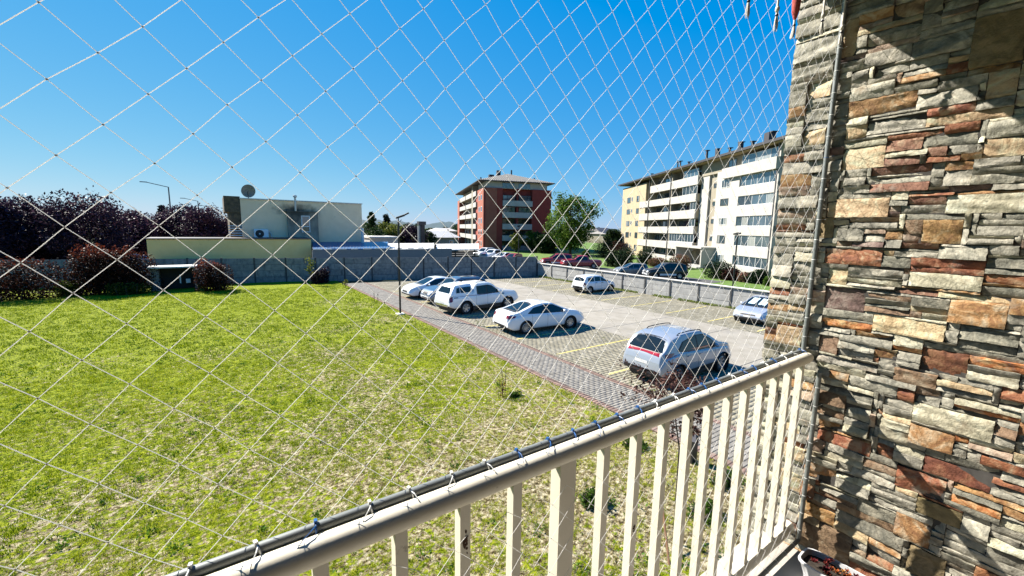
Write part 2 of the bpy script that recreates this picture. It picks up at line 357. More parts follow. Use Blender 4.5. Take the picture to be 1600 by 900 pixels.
def car(name, label, cat, x, y, rz, sp, paint, group=None):
    """nose points along local +x"""
    root = empty(name, (x, y, sp.get('gz', 0.02)), rz, label, cat, group); B = Body(sp); h = sp['L']/2
    o = bpy.data.objects.new('body', B.mesh(paint)); link(o, root)
    W2 = sp['W']/2; r = sp.get('wr', .33); ax = sp['ax']; ww = .21
    ch = MB().box(-h+.25, h-.25, -W2+.27, W2-.27, .2, .62).box(ax[0]+.45, ax[1]-.45, -W2+.07, W2-.07, .22, .4)
    ch.build('chassis', m_black, root)
    t, rm, bk = wheel_meshes(r, ww, sp.get('spokes', 5), sp.get('darkrim', False))
    for a in ax:
        for sg in (1, -1):
            wo = bpy.data.objects.new('wheel', t); wo.name = 'wheel'; link(wo, root); wo.location = (a, sg*(W2-.13), r); wo.rotation_euler = (0, 0, 0 if sg > 0 else math.pi)
            inst('rim', rm, wo); inst('brake_disc', bk, wo)
            # arch liner
            MB().lathe([(sp.get('arch',.39)-.003, -.12), (sp.get('arch',.39)-.003, .02)], 24, axis='y').build('wheel_well', m_black, root, loc=(a, sg*(W2-.08), r))
    # glazing
    for cols in sp.get('sidewin', []):
        for sg in (1, -1): patch(B, 'side', cols, sg, 14, 5, .007).build('side_window', m_glass, root, smooth=60)
    for cols in sp.get('sidetrim', []):
        for sg in (1, -1): patch(B, 'side', cols, sg, 14, 4, .0035).build('window_trim', m_black, root, smooth=60)
    for kind in ('front', 'rear'):
        if kind+'glass' in sp:
            zb, zt, wb, wt, tr = sp[kind+'glass']; n = 15; cols = []
            gcols = lambda e: [(yy, zb-e+.0, zt+e-(.5*abs(yy)/wb)**3*.25) for yy in np.linspace(-wb-e, wb+e, n)]
            def trap(e):
                mb = MB(); R_ = 9; vs = []; fs = []
                for j in range(R_):
                    v = j/(R_-1); z = zb-e+(zt-zb+2*e)*v; hw = wb+e+(wt-wb)*v
                    for i in range(n):
                        yy = -hw+2*hw*i/(n-1); zz = z-.05*(abs(yy)/hw)**3*v
                        s_ = -1 if kind == 'rear' else 1
                        xx = B.x_at(yy, zz, s_); vs.append((xx+s_*(.004 if e else .009), yy, zz+(.004 if e else .009)))
                for j in range(R_-1):
                    for i in range(n-1): fs.append((j*n+i, j*n+i+1, (j+1)*n+i+1, (j+1)*n+i))
                return mb.add(vs, fs)
            trap(.03).build('window_trim', m_black, root, smooth=60)
            trap(0).build('windscreen' if kind == 'front' else 'rear_window', m_glass, root, smooth=60)
    for nm, kind, cols, ma, sides in sp.get('patches', []):
        for sg in ((1, -1) if sides else (1,)):
            c = [(a*sg, b0, b1) for a, b0, b1 in cols] if (kind in ('front','rear') and sg < 0) else cols
            patch(B, kind, c, sg, 8, 3, .009).build(nm, ma, root, smooth=50)
    for xx in sp.get('seams', []):
        zt, zb, w_, zs = B.p(xx)
        for sg in (1, -1): patch(B, 'side', [(xx-.006, zs+.05, zb-.01), (xx+.006, zs+.05, zb-.01)], sg, 2, 8, .0025).build('door_gap', m_seam, root)
    for xx, zz in sp.get('handles', []):
        for sg in (1, -1):
            yy = B.y_at(xx, zz) or W2
            MB().box(xx-.09, xx+.09, sg*(yy-.005), sg*(yy+.03), zz-.015, zz+.02).build('door_handle', sp.get('handlemat', paint), root)
    if 'mirror' in sp:
        xx, zz = sp['mirror']; yy = B.y_at(xx, zz) or W2
        for sg in (1, -1):
            MB().blob((xx, sg*(yy+.1), zz+.04), (.06, .11, .075), 10, 6).build('wing_mirror', sp.get('mirrormat', paint), root, smooth=60)
    if sp.get('rails'):
        x0, x1, yy = sp['rails']
        for sg in (1, -1):
            pts = [(x0, sg*yy, B.z_at(x0, yy)), (x0+.1, sg*yy, B.z_at(x0+.1, yy)+.05)]+[(x0+.1+(x1-x0-.2)*i/5, sg*yy, B.z_at(x0+.1+(x1-x0-.2)*i/5, yy)+.05) for i in range(1, 6)]+[(x1, sg*yy, B.z_at(x1, yy))]
            MB().tube(pts, .017, 6).build('roof_rail', sp.get('railmat', m_black), root, smooth=60)
    return root, B
def bandr(z0, z1, w_, n=9): return [(yy, z0, z1) for yy in np.linspace(-w_, w_, n)]
sedan = dict(L=4.72, W=1.8, ax=(-1.4, 1.33), wr=.33, arch=.375, spokes=10, tumble=.5,
    top=[(-2.36,.60),(-2.34,.9),(-2.27,1.02),(-1.75,1.09),(-.78,1.40),(-.25,1.45),(.25,1.42),(1.2,1.0),(1.75,.92),(2.2,.76),(2.31,.62),(2.36,.5)],
    belt=[(-2.36,.55),(-2.2,.88),(-1.2,.96),(0,.92),(1.1,.88),(1.9,.76),(2.36,.45)],
    sidewin=[[(-1.18,1.0,1.04),(-.85,.985,1.24),(-.2,.97,1.33),(-.16,.97,1.33)],[(-.1,.97,1.335),(.3,.955,1.3),(.7,.945,1.14),(1.02,.935,.98)]],
    sidetrim=[[(-1.28,.99,1.01),(-.9,.965,1.25),(-.2,.945,1.355),(.3,.93,1.32),(.7,.92,1.16),(1.1,.915,.95)]],
    frontglass=(1.0,1.37,.62,.5,0), rearglass=(1.1,1.37,.6,.48,0), seams=[-1.05,-.13,.92], handles=[(-.95,.82),(.05,.82)], mirror=(.88,.95),
    patches=[('tail_lamp','rear',[(.52,.83,.95),(.6,.78,.97),(.84,.8,.96)],m_tail,1),('tail_lamp','side',[(-2.27,.82,.95),(-2.05,.86,.95),(-1.95,.92,.94)],m_tail,1),
      ('number_plate','rear',bandr(.62,.73,.22),m_plate,0),('bumper_grille','rear',bandr(.4,.46,.6),m_black,0),
      ('grille','front',bandr(.46,.6,.45),m_black,0),('bumper_grille','front',bandr(.3,.4,.6),m_black,0),
      ('headlamp','front',[(.5,.6,.7),(.7,.6,.74),(.82,.62,.74)],m_lens,1),('headlamp','side',[(1.95,.66,.76),(2.25,.6,.7)],m_lens,1)])
def mod(base, **k): d = dict(base); d.update(k); return d
m_bar = M('red_light_bar', (.42,.012,.025), rough=.15, coat=1)
suv = dict(L=4.4, W=1.82, ax=(-1.36,1.31), wr=.35, arch=.41, sill=.3, spokes=7, tumble=.36,
    top=[(-2.2,.7),(-2.17,1.0),(-2.13,1.12),(-2.02,1.2),(-1.72,1.52),(-1.5,1.6),(-1.2,1.65),(-.5,1.68),(.1,1.66),(.55,1.5),(1.15,1.14),(1.6,1.06),(2.0,.95),(2.15,.75),(2.2,.55)],
    belt=[(-2.2,.65),(-2.05,1.0),(-1.2,1.1),(0,1.02),(1.0,.97),(1.7,.9),(2.2,.5)],
    sidewin=[[(-1.32,1.18,1.2),(-1.05,1.13,1.42),(-.35,1.08,1.53),(-.3,1.08,1.53)],[(-.23,1.08,1.53),(.2,1.05,1.5),(.6,1.03,1.3),(.9,1.02,1.1)]],
    sidetrim=[[(-1.42,1.17,1.19),(-1.1,1.11,1.44),(-.3,1.05,1.56),(.2,1.03,1.53),(.62,1.0,1.33),(1.0,1.0,1.06)]],
    frontglass=(1.13,1.55,.62,.5,0), rearglass=(1.17,1.54,.68,.54,0), seams=[-1.0,-.27,.8], handles=[(-.85,.95),(-.1,.93)], mirror=(.78,1.05), rails=(-1.2,.25,.6),
    patches=[('tail_light_bar','rear',[(-.86,1.02,1.14),(-.8,1.0,1.16),(-.5,1.06,1.15),(0,1.09,1.15),(.5,1.06,1.15),(.8,1.0,1.16),(.86,1.02,1.14)],m_bar,0),('tail_lamp','side',[(-2.02,1.02,1.14),(-1.75,1.05,1.16),(-1.62,1.13,1.15)],m_tail,1),
      ('number_plate','rear',bandr(.72,.83,.24),m_plate,0),('rear_bumper_trim','rear',bandr(.42,.56,.7),m_black,0),('skid_plate','rear',bandr(.5,.53,.5),m_chrome,0),
      ('grille','front',bandr(.55,.78,.5),m_black,0),('headlamp','front',[(.5,.7,.8),(.8,.7,.85)],m_lens,1),
      ('sill_trim','side',[(-.95,.33,.47),(.9,.33,.47)],m_black,1)])
pickup = dict(L=5.3, W=1.9, ax=(-1.52,1.68), wr=.38, arch=.46, sill=.42, spokes=6, tumble=.3, round=.1, sm=.03, rlen=.35,
    top=[(-2.65,.75),(-2.63,1.0),(-2.6,1.12),(-2.5,1.2),(-2.15,1.66),(-2.0,1.74),(-1.0,1.78),(-.85,1.8),(-.6,1.82),(.2,1.82),(.45,1.76),(1.15,1.25),(1.4,1.2),(2.3,1.12),(2.55,.95),(2.65,.7)],
    belt=[(-2.65,.7),(-2.45,1.12),(-1.2,1.14),(0,1.12),(1.0,1.1),(2.2,1.02),(2.65,.65)],
    sidewin=[[(-2.08,1.25,1.28),(-1.95,1.22,1.52),(-1.62,1.22,1.6),(-1.6,1.22,1.6)],[(-1.52,1.22,1.6),(-1.05,1.22,1.6)],[(-.7,1.2,1.64),(.03,1.18,1.66)],[(.1,1.18,1.66),(.42,1.17,1.6),(.98,1.17,1.22)]],
    sidetrim=[[(-.78,1.16,1.66),(.1,1.15,1.69),(.45,1.14,1.64),(1.08,1.14,1.2)]],
    frontglass=(1.27,1.7,.66,.58,0), rearglass=(1.24,1.6,.62,.52,0), seams=[-.85,.06,1.05], handles=[(-.62,1.02),(.22,1.02)], mirror=(.9,1.18), rails=(-.7,.3,.55),
    patches=[('tail_lamp','rear',[(.76,.8,1.1),(.92,.8,1.1)],m_tail,1),('tail_lamp','side',[(-2.6,.8,1.1),(-2.47,.86,1.1)],m_tail,1),('chrome_bumper','rear',bandr(.5,.62,.85),m_chrome,0),('bumper_step','rear',bandr(.44,.5,.7),m_black,0),
      ('number_plate','rear',bandr(.64,.74,.2),m_plate,0),('canopy_gap','side',[(-.93,1.15,1.72),(-.89,1.15,1.72)],m_seam,1),('canopy_seam','side',[(-2.5,1.135,1.15),(-.9,1.135,1.15)],m_seam,1),('side_badge','side',[(-2.38,1.03,1.07),(-2.1,1.03,1.07)],m_black,1),('side_vent','side',[(1.2,.98,1.05),(1.38,1.0,1.06)],m_black,1),
      ('grille','front',bandr(.75,1.0,.55),m_black,0),('headlamp','front',[(.6,.85,1.02),(.85,.85,1.02)],m_lens,1)])
openpick = mod(pickup, top=[(-2.65,.75),(-2.63,1.0),(-2.6,1.1),(-1.05,1.12),(-.95,1.2),(-.8,1.6),(-.7,1.68),(.2,1.7),(.45,1.64),(1.15,1.2),(1.4,1.15),(2.3,1.05),(2.55,.9),(2.65,.65)], belt=[(-2.65,.7),(-2.45,1.05),(0,1.05),(1.0,1.02),(2.2,.95),(2.65,.6)],
    sidewin=[[(-.6,1.12,1.52),(-.02,1.1,1.54)],[(.06,1.1,1.54),(.42,1.09,1.48),(.95,1.09,1.14)]], sidetrim=[[(-.68,1.09,1.55),(.1,1.07,1.57),(.45,1.07,1.52),(1.05,1.07,1.12)]], frontglass=(1.2,1.58,.66,.56,0), wr=.34, arch=.4, sill=.35)
openpick.pop('rearglass'); openpick['rails'] = None
openpick['patches'] = pickup['patches'][:2]+[('load_bed','top',[(-2.5,-.6,.6),(-1.1,-.6,.6)],m_black,0)]+pickup['patches'][7:]
pickup_c = mod(openpick, sidetrim=[[(-.72,1.12,1.6),(.1,1.1,1.64),(.45,1.1,1.58),(1.08,1.1,1.15)]], top=[(-2.65,.75),(-2.63,1.0),(-2.6,1.14),(-1.05,1.16),(-.93,1.3),(-.84,1.72),(-.7,1.78),(.2,1.8),(.45,1.74),(1.15,1.25),(1.4,1.2),(2.3,1.12),(2.55,.95),(2.65,.7)],
    sidewin=[[(-.64,1.16,1.57),(.0,1.14,1.6)],[(.08,1.14,1.6),(.42,1.13,1.54),(1.0,1.13,1.18)]], frontglass=(1.27,1.68,.66,.56,0), wr=.38, arch=.46, sill=.42, rails=(-.6,.25,.55), belt=[(-2.65,.7),(-2.45,1.1),(0,1.1),(1.0,1.08),(2.2,1.0),(2.65,.65)], seams=[-.8,.04,1.05],
    patches=[q for q in pickup['patches'] if 'canopy' not in q[0]])
def canopy(root, paint):
    prof = [(-2.58,1.13),(-2.5,1.3),(-2.28,1.62),(-2.1,1.73),(-1.0,1.79),(-.96,1.13)]
    hw = lambda z: .875-.21*max(z-1.13,0)/.66-(.06 if z > 1.72 else 0)
    n = len(prof); V = []; F = []
    for sg in (1, -1):
        for x, z in prof: V.append((x, sg*hw(z), z))
    F = [(i, (i+1)%n, (i+1)%n+n, i+n) for i in range(n)]+[tuple(range(n-1,-1,-1)), tuple(range(n, 2*n))]
    o = MB().add(V, F).build('canopy', paint, root); bv = o.modifiers.new('bevel', 'BEVEL'); bv.width = .05; bv.segments = 3; o.data.shade_smooth()
    for sg in (1, -1):
        for pts in ([(-2.18,1.3),(-1.92,1.3),(-1.92,1.6),(-2.1,1.57)], [(-1.86,1.3),(-1.12,1.3),(-1.12,1.62),(-1.86,1.6)]):
            MB().add([(x, sg*(hw(z)+.012), z) for x, z in pts], [(0,1,2,3)]).build('side_window', m_glass, root)
    MB().add([(-2.505-.02,-.6,1.3),(-2.505-.02,.6,1.3),(-2.3-.02,.52,1.61),(-2.3-.02,-.52,1.61)], [(0,1,2,3)]).build('rear_window', m_glass, root)
hatch = dict(L=3.75, W=1.6, ax=(-1.22,1.2), wr=.29, arch=.335, sill=.22, spokes=5, tumble=.4, round=.14,
    top=[(-1.87,.6),(-1.85,.85),(-1.78,.93),(-1.6,1.28),(-1.48,1.37),(-.6,1.43),(.05,1.4),(.85,.97),(1.3,.88),(1.7,.76),(1.83,.6),(1.87,.48)],
    belt=[(-1.87,.55),(-1.7,.88),(0,.9),(.8,.86),(1.5,.74),(1.87,.45)],
    sidewin=[[(-1.4,.97,1.22),(-.75,.95,1.3),(-.72,.95,1.3)],[(-.65,.95,1.3),(-.02,.94,1.3)],[(.04,.94,1.29),(.25,.93,1.2),(.66,.92,.98)]],
    frontglass=(.98,1.34,.56,.46,0), rearglass=(.97,1.3,.56,.47,0), seams=[-.68,.02,.72], handles=[(-.55,.84),(.15,.83)], mirror=(.62,.92), handlemat=m_black, mirrormat=m_black,
    patches=[('tail_lamp','rear',[(.62,.62,.88),(.77,.62,.88)],m_tail,1),('tail_lamp','side',[(-1.82,.62,.88),(-1.7,.64,.86)],m_tail,1),('bumper','rear',bandr(.38,.56,.76),m_black,0),('bumper','side',[(-1.84,.38,.54),(-1.62,.34,.5)],m_black,1),('number_plate','rear',bandr(.42,.52,.22),m_plate,0),
      ('grille','front',bandr(.5,.6,.4),m_black,0),('headlamp','front',[(.4,.52,.64),(.7,.52,.64)],m_lens,1)])
civic = mod(sedan, L=4.54, W=1.76, ax=(-1.35,1.35), top=[(-2.27,.6),(-2.24,.9),(-2.15,1.04),(-1.65,1.1),(-.8,1.38),(-.2,1.43),(.2,1.41),(1.35,.98),(1.7,.9),(2.08,.77),(2.22,.62),(2.27,.48)], belt=[(-2.27,.55),(-2.1,.9),(-1.2,.96),(0,.92),(1.1,.88),(1.9,.74),(2.27,.42)],
    frontglass=(.98,1.36,.7,.55,0), patches=[('grille','front',bandr(.55,.62,.42),m_black,0),('bumper_grille','front',bandr(.36,.44,.5),m_black,0),('grille_strip','front',bandr(.625,.64,.4),m_chrome,0),
      ('headlamp','front',[(.42,.58,.66),(.66,.58,.72),(.82,.62,.74)],m_lens,1),('headlamp','side',[(1.85,.68,.77),(2.18,.6,.7)],m_lens,1),('number_plate','front',bandr(.45,.54,.18),m_plate,0),('fog_lamp','front',[(.6,.38,.44),(.7,.38,.44)],m_black,1)])
oldsuv = dict(L=4.5, W=1.78, ax=(-1.3,1.35), wr=.35, arch=.41, sill=.35, spokes=6, tumble=.34, round=.12,
    top=[(-2.25,.7),(-2.22,1.1),(-2.1,1.35),(-1.95,1.62),(-1.6,1.7),(-.2,1.72),(.15,1.66),(.95,1.14),(1.3,1.08),(1.95,.98),(2.18,.8),(2.25,.55)],
    belt=[(-2.25,.65),(-2.1,1.08),(0,1.04),(1.0,1.0),(1.8,.9),(2.25,.5)],
    sidewin=[[(-1.9,1.13,1.5),(-1.1,1.11,1.56)],[(-1.02,1.11,1.56),(-.3,1.1,1.57)],[(-.22,1.1,1.57),(.1,1.09,1.53),(.75,1.08,1.15)]],
    frontglass=(1.14,1.6,.64,.54,0), rearglass=(1.15,1.52,.62,.52,0), seams=[-1.05,-.25,.85], handles=[(-.9,.96),(-.1,.96)], mirror=(.75,1.08), rails=(-1.7,-.1,.58), railmat=m_black,
    patches=[('grille','front',bandr(.7,.86,.3),m_black,0),('headlamp','front',[(.36,.7,.86),(.5,.68,.88),(.66,.72,.86)],m_lens,1),('bumper','front',bandr(.4,.64,.85),m_lens,0),('bumper_grille','front',bandr(.44,.5,.4),m_black,0),
      ('tail_lamp','rear',[(.7,.9,1.15),(.82,.9,1.15)],m_tail,1),('side_cladding','side',[(-.9,.4,.6),(.9,.4,.6)],m_lens,1)])
# ---------------------------------------------------------------- ground and pavements
def vnoise(x, y, s, seed=0):
    x = np.asarray(x, float)*s+seed*17.3; y = np.asarray(y, float)*s+seed*9.1
    xi = np.floor(x).astype(int); yi = np.floor(y).astype(int); fx = x-xi; fy = y-yi; fx = fx*fx*(3-2*fx); fy = fy*fy*(3-2*fy)
    h = lambda a, b: ((np.sin(a*127.1+b*311.7+seed)*43758.5453) % 1.0)
    return (h(xi,yi)*(1-fx)+h(xi+1,yi)*fx)*(1-fy)+(h(xi,yi+1)*(1-fx)+h(xi+1,yi+1)*fx)*fy
def sheet(name, poly, z, mat, parent=None, kind='structure'):
    o = MB().add([(x, y, z) for x, y in poly], [tuple(range(len(poly)))]).build(name, mat, parent)
    if kind: o['kind'] = kind
    return o
m_far = M('far_ground', [(.05,.09,.02),(.1,.13,.04),(.16,.15,.07)], scale=.05, rough=.95)
m_lawn2 = M('mown_lawn', [(.07,.15,.01),(.12,.22,.02),(.17,.26,.04)], scale=1.5, rough=.95, bump=.03, bscale=12)
m_asph = M('asphalt', [(.08,.08,.078),(.13,.125,.12)], scale=3, rough=.95, bump=.004, bscale=60)
sheet('ground', [(-2500,-2500),(2500,-2500),(2500,2500),(-2500,2500)], -.12, m_far)
# lawn base: thatch and soil with patches of living grass
ml = bpy.data.materials.new('lawn_thatch'); ml.use_nodes = True; t = ml.node_tree; N = t.nodes; L = t.links; b = N['Principled BSDF']; b.inputs['Roughness'].default_value = .95; b.inputs['Specular IOR Level'].default_value = .1
tc = N.new('ShaderNodeTexCoord')
def nz(s, d, r=.6):
    n = N.new('ShaderNodeTexNoise'); n.inputs['Scale'].default_value = s; n.inputs['Detail'].default_value = d; n.inputs['Roughness'].default_value = r; L.new(tc.outputs['Object'], n.inputs['Vector']); return n.outputs['Fac']
def ramp(src, stops):
    c = N.new('ShaderNodeValToRGB'); e = c.color_ramp.elements
    while len(e) < len(stops): e.new(.5)
    for i, (p_, q) in enumerate(stops): e[i].position = p_; e[i].color = C(q)
    L.new(src, c.inputs[0]); return c.outputs[0]
def mixc(f, a, b_):
    m_ = N.new('ShaderNodeMix'); m_.data_type = 'RGBA'
    if hasattr(f, 'links'): L.new(f, m_.inputs[0])
    else: m_.inputs[0].default_value = f
    L.new(a, m_.inputs[6]); L.new(b_, m_.inputs[7]); return m_.outputs[2]
thatch = ramp(nz(11, 9, .8), [(.4,(.035,.025,.01)),(.46,(.2,.15,.06)),(.52,(.5,.42,.24)),(.63,(.7,.62,.44))])
green = ramp(nz(10, 9, .8), [(.4,(.02,.035,.002)),(.48,(.22,.29,.004)),(.62,(.5,.52,.025))])
big = nz(.22, 4); med = nz(7.5, 7, .75)
sx = N.new('ShaderNodeSeparateXYZ'); L.new(tc.outputs['Object'], sx.inputs[0])
def math_(op, a, b_=None, c=None):
    m_ = N.new('ShaderNodeMath'); m_.operation = op
    for i, q in enumerate((a, b_, c)):
        if q is None: continue
        if hasattr(q, 'links'): L.new(q, m_.inputs[i])
        else: m_.inputs[i].default_value = q
    return m_.outputs[0]
lush = math_('MULTIPLY_ADD', sx.outputs[1], .0078, math_('MULTIPLY_ADD', sx.outputs[0], -.008, -.125))   # greener far from the building
fac = math_('ADD', math_('ADD', math_('MULTIPLY', big, .55), med), lush)
mr = N.new('ShaderNodeMapRange'); mr.inputs[1].default_value = .69; mr.inputs[2].default_value = .74; L.new(fac, mr.inputs[0])
L.new(mixc(mr.outputs[0], thatch, green), b.inputs['Base Color'])
bu = N.new('ShaderNodeBump'); bu.inputs['Distance'].default_value = .12; bu.inputs['Strength'].default_value = 1; L.new(nz(9, 8, .7), bu.inputs['Height']); L.new(bu.outputs[0], b.inputs['Normal'])
PX0, PX1, RX0, RX1, FX = 8.85, 10.86, 15.75, 22.1, 28.2
nx_, ny_ = 150, 170
gx = np.concatenate([np.linspace(-45, -10, 30, endpoint=False), np.linspace(-10, PX0-.02, 110)]); gy = np.concatenate([np.linspace(-3, 20, 120, endpoint=False), np.linspace(20, 46, 50)])
GX, GY = np.meshgrid(gx, gy, indexing='ij')
def lawn_z(X, Y):
    e = np.clip((PX0-.02-X)/.5, 0, 1)
    return .0+e*(.07*(vnoise(X, Y, .6, 3)-.5)+.03*(vnoise(X, Y, 2.6, 5)-.3))+.01
V = np.stack([GX.ravel(), GY.ravel(), lawn_z(GX, GY).ravel()], 1); ni, nj = GX.shape
ii, jj = np.meshgrid(np.arange(ni-1), np.arange(nj-1), indexing='ij'); a = (ii*nj+jj).ravel()
o = bpy.data.objects.new('lawn', npmesh('lawn', V, np.stack([a, a+nj, a+nj+1, a+1], 1), ml, smooth=True)); link(o); tag(o, 'patchy lawn of yellow green grass and dry thatch beside the parking lot', 'lawn', kind='structure')
# grass blades
mg = leafmat('grass_blades', [(.06,.12,.002),(.17,.27,.003),(.35,.45,.004),(.52,.57,.012),(.66,.62,.1),(.76,.67,.32)], trans=.3)
def blades(n, x0, x1, y0, y1, h0, h1, wd, thr, sg, nb):
    cx = rng.uniform(x0, x1, n); cy = rng.uniform(y0, y1, n)
    lush_ = np.clip(.016*cy-.012*cx-.1, -.12, .35)
    den = .55*vnoise(cx, cy, 1.1, 1)+.45*vnoise(cx, cy, 3.7, 2)+lush_*.9
    k = den > thr; cx, cy, den = cx[k], cy[k], den[k]; m_ = len(cx); sc_ = np.repeat(rng.uniform(.5, 1.5, m_), nb)
    bx = np.repeat(cx, nb)+rng.normal(0, sg, m_*nb)*sc_; by = np.repeat(cy, nb)+rng.normal(0, sg, m_*nb)*sc_; ok = (bx < PX0-.03); bx, by = bx[ok], by[ok]; cl = np.repeat(rng.uniform(0, 1, m_), nb)[ok]
    M_ = len(bx); an = rng.uniform(0, 2*np.pi, M_); ln = rng.uniform(.1, .9, M_); hh = rng.uniform(h0, h1, M_)
    bz = lawn_z(bx, by)-.005; dx, dy = np.cos(an), np.sin(an); W_ = wd*rng.uniform(.6, 1.3, M_)
    b0 = np.stack([bx-dy*W_, by+dx*W_, bz], 1); b1 = np.stack([bx+dy*W_, by-dx*W_, bz], 1); tp = np.stack([bx+dx*ln*hh, by+dy*ln*hh, bz+hh*(1-.45*ln)], 1)
    V = np.stack([b0, b1, tp], 1).reshape(-1, 3); F = np.arange(M_*3).reshape(-1, 3)
    big_ = vnoise(bx, by, .35, 8)
    tint = np.clip(.2+.38*cl+.25*(1-big_)+rng.normal(0, .12, M_)-lush_.mean()*.5, 0, 1); return V, F, np.repeat(tint, 3)
parts_ = [blades(9500, -6, PX0, .5, 9, .03, .085, .0042, .34, .042, 26), blades(14500, -14, PX0, 9, 19, .04, .09, .0065, .33, .055, 18), blades(15000, -26, PX0, 19, 38, .05, .11, .013, .33, .09, 12)]
off = 0; Vs, Fs, Ts = [], [], []
for V, F, T in parts_: Vs.append(V); Fs.append(F+off); Ts.append(T); off += len(V)
o = bpy.data.objects.new('grass', npmesh('grass', np.vstack(Vs), np.vstack(Fs), mg, np.concatenate(Ts))); link(o); tag(o, 'short grass tufts growing all over the lawn', 'grass', kind='stuff')
n = 380; wx = rng.uniform(-14, PX0-.2, n); wy = 1.5+22*rng.uniform(0, 1, n)**1.5; P_ = []
for k in range(n):
    m_ = rng.integers(14, 40); r_ = rng.uniform(.04, .13); P_.append(np.stack([wx[k]+rng.normal(0, r_, m_), wy[k]+rng.normal(0, r_, m_), lawn_z(np.full(m_, wx[k]), np.full(m_, wy[k]))+rng.uniform(.01, .07, m_)], 1))
WEEDP = np.vstack(P_); WEEDP = WEEDP[WEEDP[:,0] < PX0-.03]
# ---- paver footpath with red brick borders
m_joint = M('paver_joint_sand', [(.13,.11,.085),(.2,.18,.14)], scale=10, rough=1)
m_pav = M('grey_paver', [(.19,.175,.15),(.28,.258,.222),(.35,.325,.285)], scale=5, rough=.9, bump=.002, bscale=80, rnd=.16, dirt=((.15,.12,.09),4,.55,.5))
m_redb = M('red_brick_paver', [(.23,.145,.11),(.31,.2,.155)], scale=7, rough=.9, bump=.002, bscale=80, rnd=.22, dirt=((.3,.26,.22),5,.5,.5))
m_pav2 = M('beige_paver', [(.22,.195,.135),(.32,.29,.21),(.4,.365,.28)], scale=3, rough=.92, bump=.002, bscale=70, rnd=.14, tint=False, dirt=((.2,.18,.12),.8,.5,.45))
m_pav_t = M('grey_pavers_far', [(.19,.175,.15),(.28,.258,.222),(.35,.325,.285)], scale=5, rough=.9, tint=True, dirt=((.15,.12,.09),4,.55,.5))
m_pav2_t = M('beige_pavers_far', [(.22,.195,.135),(.32,.29,.21),(.4,.365,.28)], scale=3, rough=.92, tint=True, dirt=((.2,.18,.12),.8,.48,.5))
m_redb_t = M('red_pavers_far', [(.23,.145,.11),(.31,.2,.155)], scale=7, rough=.9, tint=True)
path = sheet('footpath', [(PX0,-3),(PX1,-3),(PX1,38.3),(PX0,38.3)], .012, m_joint); path['label'] = 'grey paver footpath with red brick borders along the lawn'
lot = sheet('parking_bays', [(PX1,-3),(RX0,-3),(RX0,38.1),(PX1,38.1)], .012, m_joint); lot['label'] = 'paved parking bays with yellow lines beside the footpath'
def paver_mesh(l, w_, mat): return MB().bbox(-l/2+.006, l/2-.006, -w_/2+.006, w_/2-.006, 0, .022, .006).mesh('paver', mat)
pm = paver_mesh(.24, .12, m_pav); pr = paver_mesh(.24, .12, m_redb); pmq = paver_mesh(.24, .16, m_pav2)
def joined(rects, z, mat, name, parent):
    """rects: array (n,5) cx,cy,hx,hy,tint"""
    A = np.array(rects); n = len(A); cx, cy, hx, hy, ti = A.T; g = .008; q = .006
    zz = rng.uniform(-.003, .003, n)+z
    X = np.stack([cx-hx+g, cx+hx-g, cx+hx-g, cx-hx+g], 1); Y = np.stack([cy-hy+g, cy-hy+g, cy+hy-g, cy+hy-g], 1)
    sX = np.array([1,-1,-1,1])*q; sY = np.array([1,1,-1,-1])*q
    Vb = np.stack([X, Y, np.full_like(X, z-.02)], 2); Vt = np.stack([X+sX, Y+sY, np.repeat(zz[:,None], 4, 1)], 2)
    V = np.concatenate([Vb, Vt], 1).reshape(-1, 3); base = np.arange(n)[:,None]*8
    fq = np.array([[4,5,6,7],[0,1,5,4],[1,2,6,5],[2,3,7,6],[3,0,4,7]]); F = (base[:,:,None]+fq[None]).reshape(-1, 4)
    o = bpy.data.objects.new(name, npmesh(name, V, F, mat, np.repeat(ti, 8))); link(o, parent); o['kind'] = 'stuff'; return o
rest, restr, near = [], [], []
y = 2.4; r_ = 0
while y < 38:
    xx = PX0+.24+(0 if r_ % 2 else -.12)
    while xx < PX1-.24-.02:
        l = min(.24, PX1-.24-xx) if xx > PX0+.2 else .24; x0 = max(xx, PX0+.24); x1 = min(xx+.24, PX1-.24)
        if x1-x0 > .03: (near if (y < 6.5 and x1-x0 > .2) else rest).append(((x0+x1)/2, y+.06, (x1-x0)/2, .06, random.uniform(.84, 1.16)))
        xx += .24
    y += .12; r_ += 1
y = 2.4
while y < 38:
    for xx in (PX0+.12, PX1-.12): restr.append((xx, y+.06, .12, .06, random.uniform(.75, 1.25)))
    y += .12
near.sort(key=lambda q: q[0]**2+q[1]**2*1.3 if q[1] > 3.2 else 999)
for q in near[:230]:
    o = inst('paver', pm, path, (q[0], q[1], .012+random.uniform(0, .005)), random.uniform(-.012, .012))
rest += near[230:]
restr.sort(key=lambda q: q[1]); nr = [q for q in restr if 4 < q[1] < 7.6][:60]
for q in nr: inst('brick', pr, path, (q[0], q[1], .012+random.uniform(0, .005)), random.uniform(-.02, .02))
ids = set(map(id, nr)); restr = [q for q in restr if id(q) not in ids]
joined(rest, .034, m_pav_t, 'pavers', path); joined(restr, .034, m_redb_t, 'border_bricks', path)
bays = []
y = 2.4; r_ = 0
while y < 37.6:
    xx = PX1-(.12 if r_ % 2 else 0)
    while xx < RX0:
        x0, x1 = max(xx, PX1), min(xx+.24, RX0)
        if x1-x0 > .03: bays.append(((x0+x1)/2, y+.08, (x1-x0)/2, .08, random.uniform(.86, 1.14)))
        xx += .24
    y += .16; r_ += 1
joined(bays, .034, m_pav2_t, 'pavers', lot)
